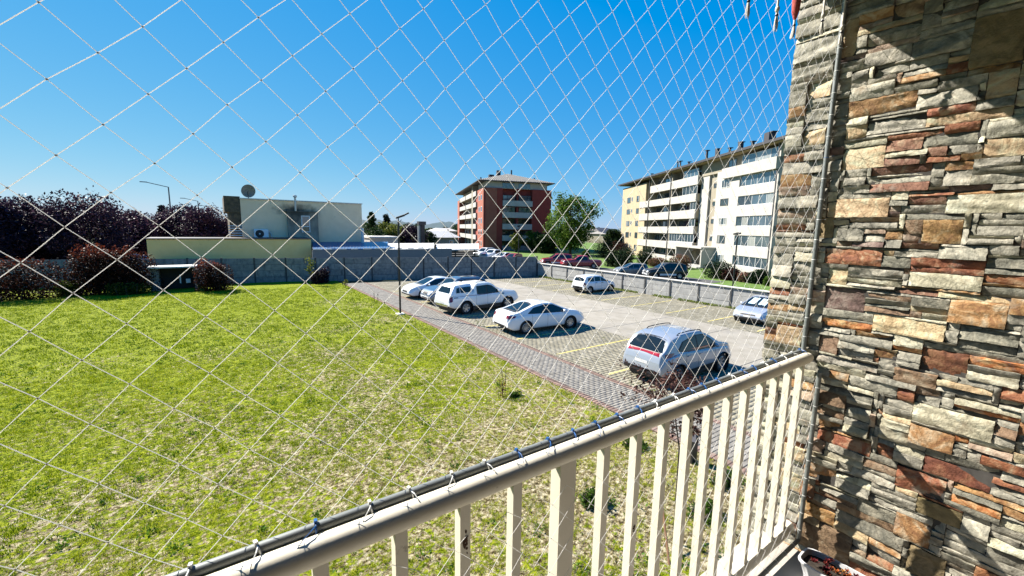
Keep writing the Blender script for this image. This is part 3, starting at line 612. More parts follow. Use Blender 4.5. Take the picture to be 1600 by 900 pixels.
lot2 = sheet('far_parking_bays', [(RX1,2),(FX-.1,2),(FX-.1,38),(RX1,38)], .012, m_joint); lot2['label'] = 'paved parking bays along the panel fence beyond the driveway'
b2 = []; y = 4; r_ = 0
while y < 34.4:
    xx = RX1-(.12 if r_ % 2 else 0)
    while xx < FX-.15:
        x0, x1 = max(xx, RX1), min(xx+.24, FX-.12)
        if x1-x0 > .03: b2.append(((x0+x1)/2, y+.08, (x1-x0)/2, .08, random.uniform(.86, 1.14)))
        xx += .24
    y += .16; r_ += 1
joined(b2, .034, m_pav2_t, 'pavers', lot2)
# concrete driveway in cast slabs
m_slab = M('driveway_concrete', [(.29,.26,.205),(.36,.325,.265),(.41,.375,.315)], scale=1.3, rough=.9, bump=.002, bscale=90, rnd=.06, dirt=((.25,.235,.21),1.1,.52,.55))
road = sheet('driveway', [(RX0,-3),(RX1,-3),(RX1,38),(RX0,38)], .01, m_joint); road['label'] = 'pale concrete driveway between the rows of parking bays'
sw = (RX1-RX0)/2
sm = MB().bbox(.01, sw-.01, .01, 3.49, 0, .03, .01).mesh('slab', m_slab)
for i in range(2):
    for j in range(11): inst('slab', sm, road, (RX0+i*sw, -3+3.5*j+.4*i*0, .011+random.uniform(0,.003)))
# weeds in the joints and along the fence
# painted lines
m_yel = M('yellow_road_paint', [(.62,.5,.12),(.75,.63,.2)], scale=12, rough=.85, dirt=((.38,.35,.27),9,.5,.8))
for i, y in enumerate([6.85, 9.62, 12.4, 15.15, 18.0, 20.7, 23.5, 26.3, 29.0, 31.8]):
    x = PX1+.25; mb = MB(); n = 19
    for k in range(n):
        a0 = PX1+.2+k*.24; mb.box(a0+.008, a0+.232, y-.045, y+.045, .03, .0395)
    o = mb.build('bay_line', m_yel, lot)
for y in [7.2, 9.9, 12.6, 15.3, 18.0, 20.7, 23.4, 26.1, 28.8, 31.5]:
    mb = MB()
    for k in range(19): mb.box(RX1+.5+k*.24+.008, RX1+.5+k*.24+.232, y-.04, y+.04, .03, .0395)
    mb.build('bay_line', m_yel, lot2)
# land beyond the fences
lw = sheet('neighbour_lawn', [(FX+.3,-30),(95,-60),(140,130),(FX+.3,70)], -.02, m_lawn2)
sheet('access_lane', [(34.5,22.5),(43,22.5),(43,75),(34.5,75)], -.005, m_asph)
sheet('rear_car_park', [(-30,47),(28,40),(62,78),(60,100),(-30,90)], -.03, M('rear_yard', [(.16,.155,.14),(.25,.24,.22)], scale=.7, rough=.95))
sheet('verge', [(-120,46),(-4.8,45),(-30,72),(-120,85)], .0, m_lawn2)
sheet('street', [(-120,85),(-30,72.5),(-4,90),(-60,130)], .0, m_asph)
sheet('walkway', [(43,28.4),(56.2,34.6),(55,37.2),(43,31.2)], .01, M('walkway_concrete', [(.4,.38,.33),(.5,.48,.43)], scale=2, rough=.9))
# ---------------------------------------------------------------- precast panel walls
m_conc = M('weathered_concrete', [(.16,.18,.19),(.28,.3,.3),(.37,.38,.37)], scale=2.5, rough=.9, bump=.004, bscale=25, rnd=.1, dirt=((.07,.075,.075),1.2,.53,.75), streak=(3,3,.6))
m_concl = M('light_concrete', [(.36,.355,.34),(.45,.44,.42),(.52,.51,.48)], scale=2.5, rough=.9, bump=.004, bscale=25, rnd=.07, dirt=((.17,.16,.14),1.4,.55,.7), streak=(4,4,.8))
m_post = M('concrete_post', [(.05,.055,.06),(.1,.1,.1)], scale=5, rough=.9, bump=.003, rnd=.1)
m_cope = M('white_coping', [(.6,.58,.53),(.7,.68,.63)], scale=3, rough=.85)
def panel_wall(name, p0, p1, bay, rows, ph, mat, label, cope=False, topz=0, sag=0):
    p0 = Vector(p0); p1 = Vector(p1); d = p1-p0; Lg = d.length; n = max(1, round(Lg/bay)); bay = Lg/n; rz = math.atan2(d.y, d.x)
    r = empty(name, (p0.x, p0.y, 0), rz, label, 'wall')
    pmesh = MB().bbox(.0, bay-.0, -.035, .035, 0, ph-.02, .012).mesh('panel', mat); bk_ = MB().box(0, bay, -.012, .012, -.1, rows*ph-.03).mesh('gap_light_block', m_post)  # dark sheet added behind the panels so no light shows through the gaps
    mb = MB().box(0, bay, -.03, .03, 0, ph-.012)
    po = MB().box(-.06, .06, -.075, .075, -.2, rows*ph+.03).mesh('post', m_post)
    cm = MB().bbox(0, bay-.01, -.13, .13, 0, .07, .01).mesh('coping', m_cope)
    for i in range(n):
        inst('gap_light_block', bk_, r, (i*bay, 0, 0))
        for k in range(rows): inst('panel', pmesh, r, (i*bay, random.uniform(-.012, .012), k*ph-.02))
        if cope: inst('coping', cm, r, (i*bay, 0, rows*ph+.0))
    for i in range(n+1): inst('post', po, r, (i*bay, -.0, 0))
    return r
panel_wall('back_wall', (-16, 47.5), (28.1, 35.2), 2.36, 4, .54, m_conc, 'weathered grey precast panel wall behind the lawn and the lot')
panel_wall('side_fence', (FX, 35.1), (FX, -2), 2.25, 3, .47, m_concl, 'low light grey concrete panel fence with white coping on the right of the lot', cope=True)
# weeds along the fence foot
def leafcloud(name, pts, size, mat, parent=None, tint=None, up=.0, quad=True):
    P = np.asarray(pts, float); n = len(P); a = rng.normal(size=(n,3)); a[:,2] = a[:,2]*(1-up); a /= np.linalg.norm(a, axis=1)[:,None]+1e-9
    b_ = rng.normal(size=(n,3)); b_ -= a*(a*b_).sum(1)[:,None]; b_ /= np.linalg.norm(b_, axis=1)[:,None]+1e-9
    s_ = (np.asarray(size)*rng.uniform(.6, 1.3, n))[:,None]; a = a*s_; b_ = b_*s_*.5
    V = np.stack([P-a, P+b_, P+a, P-b_], 1).reshape(-1, 3); F = np.arange(n*4).reshape(-1, 4)
    ti = rng.uniform(0, 1, n) if tint is None else tint
    o = bpy.data.objects.new(name, npmesh(name, V, F, mat, np.repeat(ti, 4))); link(o, parent); return o
m_weed = leafmat('weed_leaves', [(.1,.16,.02),(.22,.3,.04),(.4,.4,.12)])
n = 9000; yy = rng.uniform(5, 34.5, n); xx = FX-.15-np.abs(rng.normal(0, .22, n)); k = vnoise(xx, yy, .8, 4) > .35
tag(leafcloud('weeds', np.stack([xx, yy, rng.uniform(.03, .16, n)], 1)[k], .05, m_weed), 'weeds growing along the foot of the panel fence', 'weeds', kind='stuff')
tag(leafcloud('broadleaf_weeds', WEEDP, .03, leafmat('broad_weed_leaves', [(.05,.12,.01),(.11,.24,.02),(.2,.34,.03)]), up=-.8), 'dark green broad leaved weeds dotted over the lawn', 'weeds', kind='stuff')
n = 14000; yy = rng.uniform(4, 36, n); xx = rng.uniform(PX1, RX0, n); k = (vnoise(xx, yy, .9, 6)*vnoise(xx, yy, 3.1, 9) > .52)|((np.abs(yy-15.3) < .25)&(vnoise(xx,yy,2,11) > .6))
tag(leafcloud('moss_tufts', np.stack([xx, yy, rng.uniform(.035, .06, n)], 1)[k], .03, m_weed), 'small weeds and moss in the joints of the parking bays', 'weeds', kind='stuff')
# ---------------------------------------------------------------- balcony: stone wall
WX = 2.505      # face plane of the wall
SC = dict(g=[(.165,.163,.14),(.36,.355,.31),(.54,.52,.45)], dg=[(.09,.095,.08),(.22,.22,.185),(.4,.385,.32)], lt=[(.34,.33,.25),(.52,.5,.39),(.66,.62,.5)], tan=[(.36,.25,.14),(.54,.42,.27),(.66,.57,.42)],
    ochre=[(.2,.085,.035),(.42,.24,.1),(.52,.44,.32)], olive=[(.13,.11,.06),(.25,.2,.1),(.38,.3,.17)], orange=[(.26,.07,.02),(.48,.19,.06),(.6,.42,.24)], rust=[(.15,.045,.025),(.33,.13,.06),(.45,.33,.22)], red=[(.12,.05,.03),(.25,.125,.08),(.42,.32,.23)],
    darkred=[(.09,.026,.012),(.18,.06,.028),(.28,.15,.08)], purple=[(.1,.06,.055),(.2,.13,.12),(.36,.3,.27)], brown=[(.14,.085,.055),(.29,.19,.12),(.46,.38,.29)], pink=[(.32,.22,.17),(.45,.34,.27),(.58,.5,.42)])
SM = {k: M('stone_'+k, [tuple(min(q*(1.12,1.06,.97)[i_], .62) for i_, q in enumerate(c)) for c in v], scale=11, detail=10, rough=.8, bump=.005, bscale=70, rnd=.14, hue=.008, dist=1.5, dirt=((.36,.35,.3) if k in ('rust','ochre','orange','brown','red') else (.22,.13,.06) if k in ('lt','tan','g') else (.14,.11,.08), 7, .57, .65), stops=[.33,.5,.66]) for k, v in SC.items()}
STONES = """0.76 5.849 0.59 5.922 g;0.72 5.800 0.60 5.844 g;0.78 5.637 0.54 5.716 ochre;0.61 5.749 0.48 5.785 ochre;0.54 5.633 0.37 5.698 g;0.50 5.551 0.26 5.598 tan;0.85 5.934 0.80 6.091 tan;0.97 5.763 0.87 5.840 tan;0.67 5.753 0.60 5.790 g;0.34 5.633 0.26 5.724 tan;0.41 5.753 0.28 5.938 olive;0.50 5.754 0.40 5.789 rust;0.60 5.838 0.40 5.921 g;1.01 5.857 0.87 5.934 g;1.02 5.960 0.85 6.058 g;0.97 5.545 0.86 5.617 tan;0.80 5.541 0.71 5.605 tan;0.78 5.406 0.64 5.510 tan;0.64 5.471 0.51 5.515 red;0.64 5.405 0.50 5.443 red;0.66 5.362 0.46 5.401 red;0.66 5.295 0.46 5.334 red;0.77 5.366 0.68 5.403 g;0.77 5.335 0.70 5.362 g;0.77 5.292 0.66 5.336 g;0.80 5.180 0.59 5.263 tan;1.01 5.182 0.87 5.220 pink;0.91 5.288 0.86 5.395 g;1.01 5.473 0.96 5.510 rust;1.02 5.114 0.92 5.137 rust;0.86 5.074 0.78 5.174 olive;0.84 5.177 0.79 5.261 tan;0.78 5.139 0.73 5.156 g;0.73 5.136 0.56 5.159 g;0.77 5.070 0.67 5.132 g;0.67 5.070 0.59 5.106 g;0.72 5.044 0.60 5.068 purple;1.02 5.405 0.87 5.471 g;1.02 5.227 0.87 5.287 g;1.02 5.514 0.87 5.550 g;0.96 5.507 0.86 5.464 g;1.02 5.294 0.91 5.339 pink;0.49 5.408 0.38 5.434 rust;0.33 5.408 0.21 5.485 tan;0.34 5.365 0.24 5.404 g;0.34 5.299 0.21 5.338 g;0.41 5.188 0.12 5.269 lt;0.53 5.224 0.40 5.267 red;0.42 5.304 0.34 5.368 g;0.47 5.071 0.34 5.165 ochre;0.32 5.099 0.19 5.147 g;0.33 5.073 0.21 5.096 g;0.53 5.040 0.40 5.065 red;0.54 5.008 0.40 5.036 g;0.40 5.275 0.29 5.295 purple;0.27 5.030 0.18 5.069 g;0.51 5.465 0.36 5.513 dg;0.44 5.427 0.34 5.462 g;0.81 4.958 0.59 5.036 rust;0.71 4.900 0.51 4.944 g;0.71 4.865 0.50 4.896 lt;0.78 4.853 0.71 4.935 tan;0.78 4.724 0.64 4.838 purple;0.63 4.799 0.47 4.830 brown;0.63 4.775 0.46 4.799 g;0.64 4.740 0.46 4.771 brown;0.78 4.690 0.58 4.726 g;0.78 4.647 0.59 4.683 orange;0.59 4.651 0.34 4.728 tan;0.79 4.614 0.66 4.640 g;0.65 4.614 0.51 4.638 ochre;0.79 4.506 0.71 4.597 brown;0.71 4.499 0.57 4.542 g;0.78 4.450 0.55 4.495 g;0.73 4.376 0.65 4.419 ochre;0.65 4.371 0.48 4.416 g;0.98 4.510 0.87 4.604 tan;1.02 4.686 0.95 4.721 ochre;0.94 4.687 0.87 4.729 tan;1.02 4.654 0.87 4.682 g;1.02 4.614 0.87 4.646 lt;1.02 4.500 0.98 4.544 ochre;0.49 4.876 0.28 4.944 lt;0.27 4.917 0.14 4.956 rust;0.27 4.871 0.13 4.911 dg;0.26 4.849 0.13 4.866 tan;0.34 4.742 0.20 4.842 ochre;0.32 4.685 0.15 4.726 dg;0.31 4.643 0.14 4.685 dg;0.40 4.519 0.27 4.613 darkred;0.27 4.580 0.10 4.621 orange;0.27 4.518 0.13 4.554 lt;0.50 4.582 0.41 4.608 orange;0.49 4.445 0.34 4.511 brown;0.53 4.844 0.39 4.870 red;0.51 4.773 0.34 4.798 tan;0.52 4.738 0.44 4.773 brown;0.75 4.048 0.53 4.104 rust;0.75 4.122 0.65 4.159 ochre;0.65 4.125 0.55 4.165 lt;0.79 3.818 0.65 3.904 ochre;0.65 3.829 0.51 3.880 g;0.60 3.936 0.42 3.965 g;0.71 3.961 0.54 3.999 lt;0.79 3.601 0.64 3.680 ochre;0.78 3.705 0.73 3.784 rust;0.51 4.063 0.45 4.111 rust;0.51 4.285 0.41 4.312 g;0.51 4.352 0.41 4.375 rust;0.72 3.758 0.55 3.782 brown;0.52 4.155 0.41 4.223 lt;0.77 3.965 0.72 4.019 pink;0.40 4.282 0.17 4.365 lt;0.29 4.376 0.11 4.394 orange;0.41 4.182 0.28 4.267 ochre;0.34 4.071 0.16 4.138 darkred;0.44 3.961 0.28 4.055 rust;0.34 3.872 0.21 3.937 olive;0.25 3.978 0.10 4.012 orange;0.27 4.248 0.23 4.263 orange;0.23 4.178 0.18 4.215 g;0.18 4.185 0.08 4.214 rust;0.47 4.360 0.40 4.386 rust;0.34 4.446 0.18 4.471 g;0.17 4.440 0.11 4.471 dg;0.10 4.002 0.04 4.048 ochre;0.26 4.226 0.11 4.241 pink;0.78 3.418 0.54 3.563 brown;0.41 3.719 0.29 3.826 ochre;0.58 3.375 0.39 3.484 rust;0.35 3.580 0.23 3.709 olive;0.49 3.524 0.39 3.564 rust;0.10 3.980 0.06 4.051 ochre;0.90 3.710 0.79 3.802 tan;0.96 4.026 0.82 4.081 tan;0.91 3.876 0.80 3.949 tan"""
def stone_mesh(w_, h, dep, mat, hi=True):
    """front face towards -x, local origin at the centre of the back"""
    nu = max(4, min(20, int(w_/.0125))); nv = max(3, min(11, int(h/.0072))); sd = random.uniform(0, 99); V = []; F = []
    tilt = random.uniform(-.007, .007); tv = random.uniform(-.007, .007); am = random.choice([.35, .6, .8, .8, 1.1]); sx = random.uniform(5, 11); sk = random.uniform(-.6, .6)
    for i in range(nu+1):
        for j in range(nv+1):
            u, v = i/nu-.5, j/nv-.5; ed = (i in (0, nu)) or (j in (0, nv)); x, z = u*w_, v*h
            q = noise.noise(Vector((x*sx+sk*z*20+sd, z*34+sk*x*9, sd)))*2.2
            st_ = math.floor(q*2.2)/2.2; fr_ = q*2.2-math.floor(q*2.2); st_ += max(0, fr_-.75)*4/2.2
            d = am*(.0038*st_+.002*noise.noise(Vector((x*60+sd, z*90, sd)))+.0016*noise.noise(Vector((x*120, z*160+sd, sd))))
            d += tilt*u*2+tv*v*2; d = max(min(d, .012), -.010)
            cu, cv = min(i, nu-i), min(j, nv-j)
            if ed: d -= random.uniform(.0005, .004)
            eu = noise.noise(Vector((v*h*60+sd, i, 2)))*.0035 if cu == 0 else (random.uniform(-.2,.2)*w_/nu if not ed else 0)
            ev = noise.noise(Vector((u*w_*40+sd, j, 5)))*.003 if cv == 0 else (random.uniform(-.2,.2)*h/nv if not ed else 0)
            V.append((-(dep+d), x*(1-.002/w_)+eu, z*(1-.0015/h)+ev))
    n = nv+1
    for i in range(nu):
        for j in range(nv): F.append((i*n+j, i*n+j+1, (i+1)*n+j+1, (i+1)*n+j))
    rim = [i*n for i in range(nu+1)]+[nu*n+j for j in range(1, n)]+[i*n+nv for i in range(nu-1, -1, -1)]+[j for j in range(nv-1, 0, -1)]
    b0 = len(V)
    for k in rim: V.append((0.0, V[k][1], V[k][2]))
    m_ = len(rim)
    for k in range(m_): F.append((rim[k], rim[(k+1)%m_], b0+(k+1)%m_, b0+k))
    mb = MB(); mb.add(V, F); return mb
wall = empty('stone_wall', (WX, 0, 0), 0, 'wall clad in rough split stone strips, grey, tan and rust, at the balcony end', 'wall')
m_mortar = M('wall_core', [(.06,.055,.05),(.11,.1,.09)], scale=20, rough=1)
MB().box(.0, .25, -2.2, 1.0, -.1, 6.6).build('wall_core', m_mortar, wall)
GY0, GZ0, CU, CV = -.45, 3.33, .02, .0125; NU, NV = int((1.04-GY0)/CU)+1, int((6.3-GZ0)/CV)
occ = np.zeros((NU, NV), bool); placed = []
for it in STONES.split(';'):
    y0, z0, y1, z1, k = it.split(); y0, z0, y1, z1 = map(float, (y0, z0, y1, z1)); ya, yb = min(y0, y1), max(y0, y1)
    i0, i1 = round((ya-GY0)/CU), round((yb-GY0)/CU); j0, j1 = round((z0-GZ0)/CV), round((z1-GZ0)/CV)
    i0 = max(i0, 0); i1 = min(max(i1, i0+2), NU); j0 = max(j0, 0); j1 = min(max(j1, j0+2), NV)
    if NU-i1 < 3: i1 = NU
    while i1-i0 > 2 and occ[i0:i1, j0:j1].mean() > .12: i1 -= 1
    sub = occ[i0:i1, j0:j1]
    if sub.size == 0 or sub.any():
        # shrink until free
        ok = False
        for a_, b_, c_, d_ in ((1,0,0,0),(0,1,0,0),(0,0,1,0),(0,0,0,1),(1,0,1,0),(0,1,0,1),(1,1,0,0),(0,0,1,1),(2,0,0,0),(0,2,0,0),(0,0,2,0),(0,0,0,2),(1,1,1,1),(2,1,1,1),(1,2,1,1),(2,2,1,1),(3,0,1,1),(0,3,1,1)):
            A_ = (i0+a_, i1-b_, j0+c_, j1-d_)
            if A_[1]-A_[0] > 1 and A_[3]-A_[2] > 1 and not occ[A_[0]:A_[1], A_[2]:A_[3]].any(): i0, i1, j0, j1 = A_; ok = True; break
        if not ok: continue
    occ[i0:i1, j0:j1] = True; placed.append((i0, i1, j0, j1, k))
kinds = ['g']*50+['dg']*16+['lt']*14+['tan']*5+['ochre']*3+['rust']*3+['red']*1+['brown']*5+['purple']*1+['pink']*2
for j in range(NV):
    i = 0
    while i < NU:
        if occ[i, j]: i += 1; continue
        run = 0
        while i+run < NU and not occ[i+run, j]: run += 1
        h = random.choice([2,2,3,3,4,5]); wd = min(run, random.choice([5,7,8,9,11,13,16])*(1 if h > 2 else 1))
        if run-wd < 3: wd = run
        if wd > 18: wd = wd//2
        while h > 1 and (j+h > NV or occ[i:i+wd, j:j+h].any()): h -= 1
        # grow by one when it would leave a single-cell slit above
        if j+h < NV and not occ[i:i+wd, j+h].any() and j+h+1 < NV and occ[i:i+wd, j+h+1].all(): h += 1
        occ[i:i+wd, j:j+h] = True; placed.append((i, i+wd, j, j+h, random.choice(kinds))); i += wd
vis = [p_ for p_ in placed if GY0+p_[1]*CU > -.02]
vis.sort(key=lambda q: -(q[1]-q[0])*(q[3]-q[2])/(1+.0*q[0]))
small = vis[285:]+[p_ for p_ in placed if GY0+p_[1]*CU <= -.02]
def sgeo(p_):
    y0, y1, z0, z1 = GY0+p_[0]*CU, GY0+p_[1]*CU, GZ0+p_[2]*CV, GZ0+p_[3]*CV
    dep = random.choice([.005,.007,.009,.012,.014,.017]) if (p_[3]-p_[2]) > 1 else random.choice([.003,.008,.012])
    dep += .008 if y0 > .84 else 0
    if p_[4] in ('darkred',): dep = .004
    return (y0+y1)/2, (z0+z1)/2, y1-y0, z1-z0, dep
for p_ in vis[:285]:
    yc, zc, w_, h, dep = sgeo(p_); o = stone_mesh(w_, h, dep, None).build('stone', SM[p_[4]], wall, smooth=24, loc=(-.0, yc, zc))
mats_ = list(SM.keys()); mb = MB()
for p_ in small:
    yc, zc, w_, h, dep = sgeo(p_); q = stone_mesh(w_, h, dep, None); mb.cur = mats_.index(p_[4]); mb.add([(x, y+yc, z+zc) for x, y, z in q.v], q.f)
o = mb.build('small_stones', [SM[k] for k in mats_], wall, smooth=32); o['kind'] = 'stuff'
# lower wall below the balcony floor
mb = MB(); z = .0
while z < 3.3:
    h = random.choice([.04,.055,.07,.09]); y = -2.2
    while y < 1.02:
        l = random.uniform(.12, .4); q = stone_mesh(min(l, 1.03-y), h, random.choice([.01,.02,.03]), None); mb.cur = mats_.index(random.choice(kinds)); mb.add([(a, b_+y+min(l,1.03-y)/2, c+z+h/2) for a, b_, c in q.v], q.f); y += l
    z += h
o = mb.build('lower_stones', [SM[k] for k in mats_], wall, smooth=32); o['kind'] = 'stuff'
# end cap stones (outer edge of the wall, facing outwards)
mb = MB(); z = 0
while z < 6.3:
    h = random.choice([.04,.055,.07]); mb.cur = mats_.index(random.choice(kinds)); q = stone_mesh(.25, h, random.choice([.003,.006,.009]), None)
    mb.add([(b_+.125, -a+1.0, c+z+h/2) for a, b_, c in q.v], [f[::-1] for f in q.f]); z += h
o = mb.build('end_stones', [SM[k] for k in mats_], wall, smooth=32); o['kind'] = 'stuff'
# ---- floor and ceiling slabs, the building they belong to, and an added skylight blocker
m_floor = M('balcony_floor_tile', [(.5,.46,.4),(.58,.54,.48)], scale=3, rough=.6, rnd=.04, dirt=((.3,.27,.22),5,.58,.5))
m_ceil = M('ceiling_plaster', [(.36,.34,.3),(.42,.4,.36)], scale=3, rough=.9)
fl = MB().box(-3.5, WX-.03, -2.2, .97, 3.12, 3.385).build('balcony_floor', M('slab_edge', (.55,.52,.46), rough=.85)); fl['kind'] = 'structure'
tm = MB().bbox(.002, .398, .002, .398, 0, .012, .002).mesh('tile', m_floor)
for i in range(15):
    for j in range(8):
        x0 = WX-.035-.4*(i+1); inst('tile', tm, fl, (x0, .968-.4*(j+1), 3.387)) if x0 > -3.5 else None
ce = MB().box(-3.5, WX+.25, -2.2, 1.04, 6.3, 6.55).build('balcony_ceiling', m_ceil); ce['kind'] = 'structure'
sky_block_wall = MB().box(-1.75, -1.5, -2.2, 1.04, 3.0, 6.3).build('side_wall', M('sky_block_render', (.4,.37,.32), rough=.9)); sky_block_wall['kind'] = 'structure'  # added unseen wall that keeps skylight off the stone wall
hw = MB().box(-3.6, WX-.02, -2.6, -2.25, 0, 6.6).build('apartment_wall', M('painted_wall', (.32,.29,.24), rough=.85)); hw['kind'] = 'structure'
MB().box(-3.6, WX-.03, -2.2, .6, 0, 3.1).build('ground_floor_wall', M('ground_floor_paint', (.55,.5,.42), rough=.85))['kind'] = 'structure'
# ---- cream metal railing
m_cream = M('cream_enamel', [(.75,.69,.55),(.83,.77,.63)], scale=4, rough=.42, bump=.0006, bscale=30, rnd=.03, dirt=((.22,.15,.08),22,.665,.8))
m_rust = M('rust_spots', [(.05,.025,.015),(.16,.07,.03)], scale=30, rough=.9)
rail = empty('balcony_railing', (0, .82, 3.4), 0, 'cream painted metal railing with square balusters round the balcony', 'railing')
RY = .0
MB().tube([(-2.6,RY,1.066),(-1,RY,1.066),(1,RY,1.066),(2.44,RY,1.066),(2.468,RY,1.066)], [.028,.028,.028,.028,.024], 20).build('top_rail', m_cream, rail, smooth=40)
MB().tube([(-2.6,RY,.105),(2.468,RY,.105)], .034, 12).build('bottom_rail', m_cream, rail, smooth=30)
bmesh_ = MB().box(-.014, .014, -.014, .014, 0, .935).mesh('baluster', m_cream)
xs_ = [.125,.287,.445,.60,.94,1.095,1.245,1.395,1.535,1.68,1.82,1.965,2.10,2.24,2.38]; x = .125-.155
while x > -2.5: xs_.append(x); x -= .155
for x in xs_: inst('baluster', bmesh_, rail, (x, RY, .12), R(random.uniform(-1.5, 1.5)))
MB().box(-.03, .03, -.02, .02, -.02, 1.05).build('post', m_cream, rail, loc=(.773, RY, 0))
MB().box(-.04, .04, -.02, .02, -.02, 1.05).build('post', m_cream, rail, loc=(-1.6, RY, 0))
for x, z, sx_, sz_ in ((1.40,.985,.012,.03),(1.965,.985,.014,.035),(2.10,.97,.01,.02),(.287,.8,.003,.01),(.445,.955,.006,.018),(1.095,.7,.004,.012),(.445,.93,.005,.02)):
    mb = MB()
    for _ in range(9): mb.blob((x+random.uniform(-sx_, sx_), RY-.0143, z+random.uniform(-sz_, sz_)), (random.uniform(.0015,.0045), .0015, random.uniform(.002,.006)), 7, 4, .2)
    mb.build('rust_patch', m_rust, rail)
# ---- grey net frame with cable ties
m_grey = M('grey_conduit', [(.22,.24,.235),(.32,.34,.33)], scale=8, rough=.5, metal=.3)
m_cord = leafmat('net_cord', [(.98,.97,.95),(.98,.97,.95)], trans=.55)
m_knot = M('net_knot', [(.3,.24,.2),(.6,.54,.48)], scale=60, rough=.9)
m_blue = M('blue_cable_tie', (.02,.13,.42), rough=.4); m_wht = M('white_cable_tie', (.75,.75,.72), rough=.4)
fr = empty('net_frame', (0, .850, 3.4), 0, 'grey metal tubes with blue and white cable ties holding the safety net', 'net frame')
MB().tube([(-2.6,0,1.093),(2.47,0,1.093)], .0115, 12).build('lower_tube', m_grey, fr, smooth=40)
MB().tube([(2.478,0,1.1),(2.478,0,2.87)], .011, 12).build('upright_tube', m_grey, fr, smooth=40)
MB().tube([(-2.6,0,2.87),(2.478,0,2.87)], .011, 12).build('upper_tube', m_grey, fr, smooth=40)
MB().tube([(2.472,-.085,.06),(2.472,-.085,1.0)], .011, 12).build('short_upright_tube', m_grey, fr, smooth=40)
MB().tube([(-2.6,-.085,.055),(2.472,-.085,.055)], .010, 12).build('bottom_tube', m_grey, fr, smooth=40)
def tie_mesh(mat, seed):
    random.seed(seed); mb = MB(); n = 12
    ring = [(random.uniform(-.0006,.0006), -.001+math.cos(2*math.pi*k/n)*.015, -.001+math.sin(2*math.pi*k/n)*.015) for k in range(n+1)]
    mb.tube(ring, .0016, 6, caps=False); mb.box(-.003, .003, -.004, .005, .012, .019)
    a = random.uniform(-.9, .9); mb.tube([(0,-.008,.012),(a*.012,-.022,.012),(a*.03,-.034,.006),(a*.042,-.042,-.004)], [.0014,.0012,.001,.0007], 5)
    return mb.mesh('cable_tie', mat)
ties = {'b': [tie_mesh(m_blue, s_) for s_ in (1,2)], 'w': [tie_mesh(m_wht, s_) for s_ in (3,4)]}
NX0, NZ0 = -.071, 5.29      # one knot of the upper net
pat = {0:'w',1:'w',2:'b',3:'w',4:'w',5:'w',6:'w',7:'b',8:'b',9:'b',10:'b',11:'b',12:'b',13:'w',14:'w',15:'b',16:'b',17:'b',18:'w',19:'b',20:'b',21:'w',22:'b',23:'w',24:'w',25:'b',26:'w'}
x = -2.47; k = round((x-(-.12))/.1)
for i in range(-23, 26):
    c = pat.get(i, 'w'); xx = -.071+.1*i+random.uniform(-.006, .006)
    o = inst('cable_tie', ties[c][i % 2], fr, (xx, 0, 1.092), 0); o.rotation_euler = (random.uniform(-.1,.1), random.uniform(-.15,.15), random.uniform(-.3,.3))
for i in range(17):
    o = inst('cable_tie', ties['b' if i in (9,) else 'w'][i % 2], fr, (2.478, 0, 1.17+i*.1)); o.rotation_euler = (0, R(90), 0); o.scale = (.7,.7,.7)
for i in range(9):
    o = inst('cable_tie', ties['w'][i % 2], fr, (2.472, -.085, .12+i*.1)); o.rotation_euler = (0, R(90), 0); o.scale = (.7,.7,.7)
for i in range(24):
    o = inst('cable_tie', ties['w'][i % 2], fr, (2.4-i*.1, -.085, .055)); o.scale = (.7,.7,.7)
# ---- the net: diamond mesh of thin cords
def net(name, label, Y, X0, X1, Z0, Z1, kx, kz, bow=0):
    root = empty(name, (0, Y, 0), 0, label, 'net')
    jit = {}
    def P(i, j):
        if (i, j) not in jit:
            rs = random.Random(i*7919+j*104729)
            x = kx+.05*i+rs.uniform(-.0022,.0022)+.004*math.sin(i*.31+j*.12); z = kz+.05*j+rs.uniform(-.0022,.0022)+.004*math.sin(i*.17-j*.2)
            yy = bow*math.sin(math.pi*min(max((z-Z0)/(Z1-Z0),0),1))*math.sin(math.pi*min(max((x-X0)/(X1-X0),0),1))+rs.uniform(-.001,.001)
            jit[(i, j)] = (min(max(x, X0), X1), yy, min(max(z, Z0), Z1))
        return jit[(i, j)]
    i0, i1 = math.ceil((X0-kx)/.05), math.floor((X1-kx)/.05); j0, j1 = math.ceil((Z0-kz)/.05), math.floor((Z1-kz)/.05)
    knots = MB()
    for s_ in (1, -1):
        lines = {}
        for i in range(i0, i1+1):
            for j in range(j0, j1+1):
                if (i+j) % 2 == 0: lines.setdefault(i-s_*j, []).append((i, j))
        for c, L_ in sorted(lines.items()):
            L_.sort()
            if len(L_) < 2: continue
            pts = []
            a = P(L_[0][0]-1, L_[0][1]-s_); pts.append(a)
            for q in L_: pts.append(P(*q))
            pts.append(P(L_[-1][0]+1, L_[-1][1]+s_))
            MB().tube(pts, .0006, 6, caps=False).build('cord', m_cord, root, smooth=80)
    for i in range(i0, i1+1):
        for j in range(j0, j1+1):
            if (i+j) % 2 == 0:
                x, y, z = P(i, j); r = .0017
                knots.add([(x-r*1.2,y,z),(x,y-r,z),(x+r*1.2,y,z),(x,y+r,z),(x,y,z-r*.9),(x,y,z+r*.9)], [(0,1,5),(1,2,5),(2,3,5),(3,0,5),(1,0,4),(2,1,4),(3,2,4),(0,3,4)])
    o = knots.build('knots', m_knot, root); o['kind'] = 'stuff'
    return root
net('safety_net', 'white diamond mesh safety net stretched above the railing', 0.856, -.9, 2.478, 4.489, 6.285, NX0, NZ0, .012)
net('railing_net', 'white diamond mesh net tied inside the balusters below the top rail', .777, -.5, 2.472, 3.46, 4.40, NX0+.02, 4.41, 0)
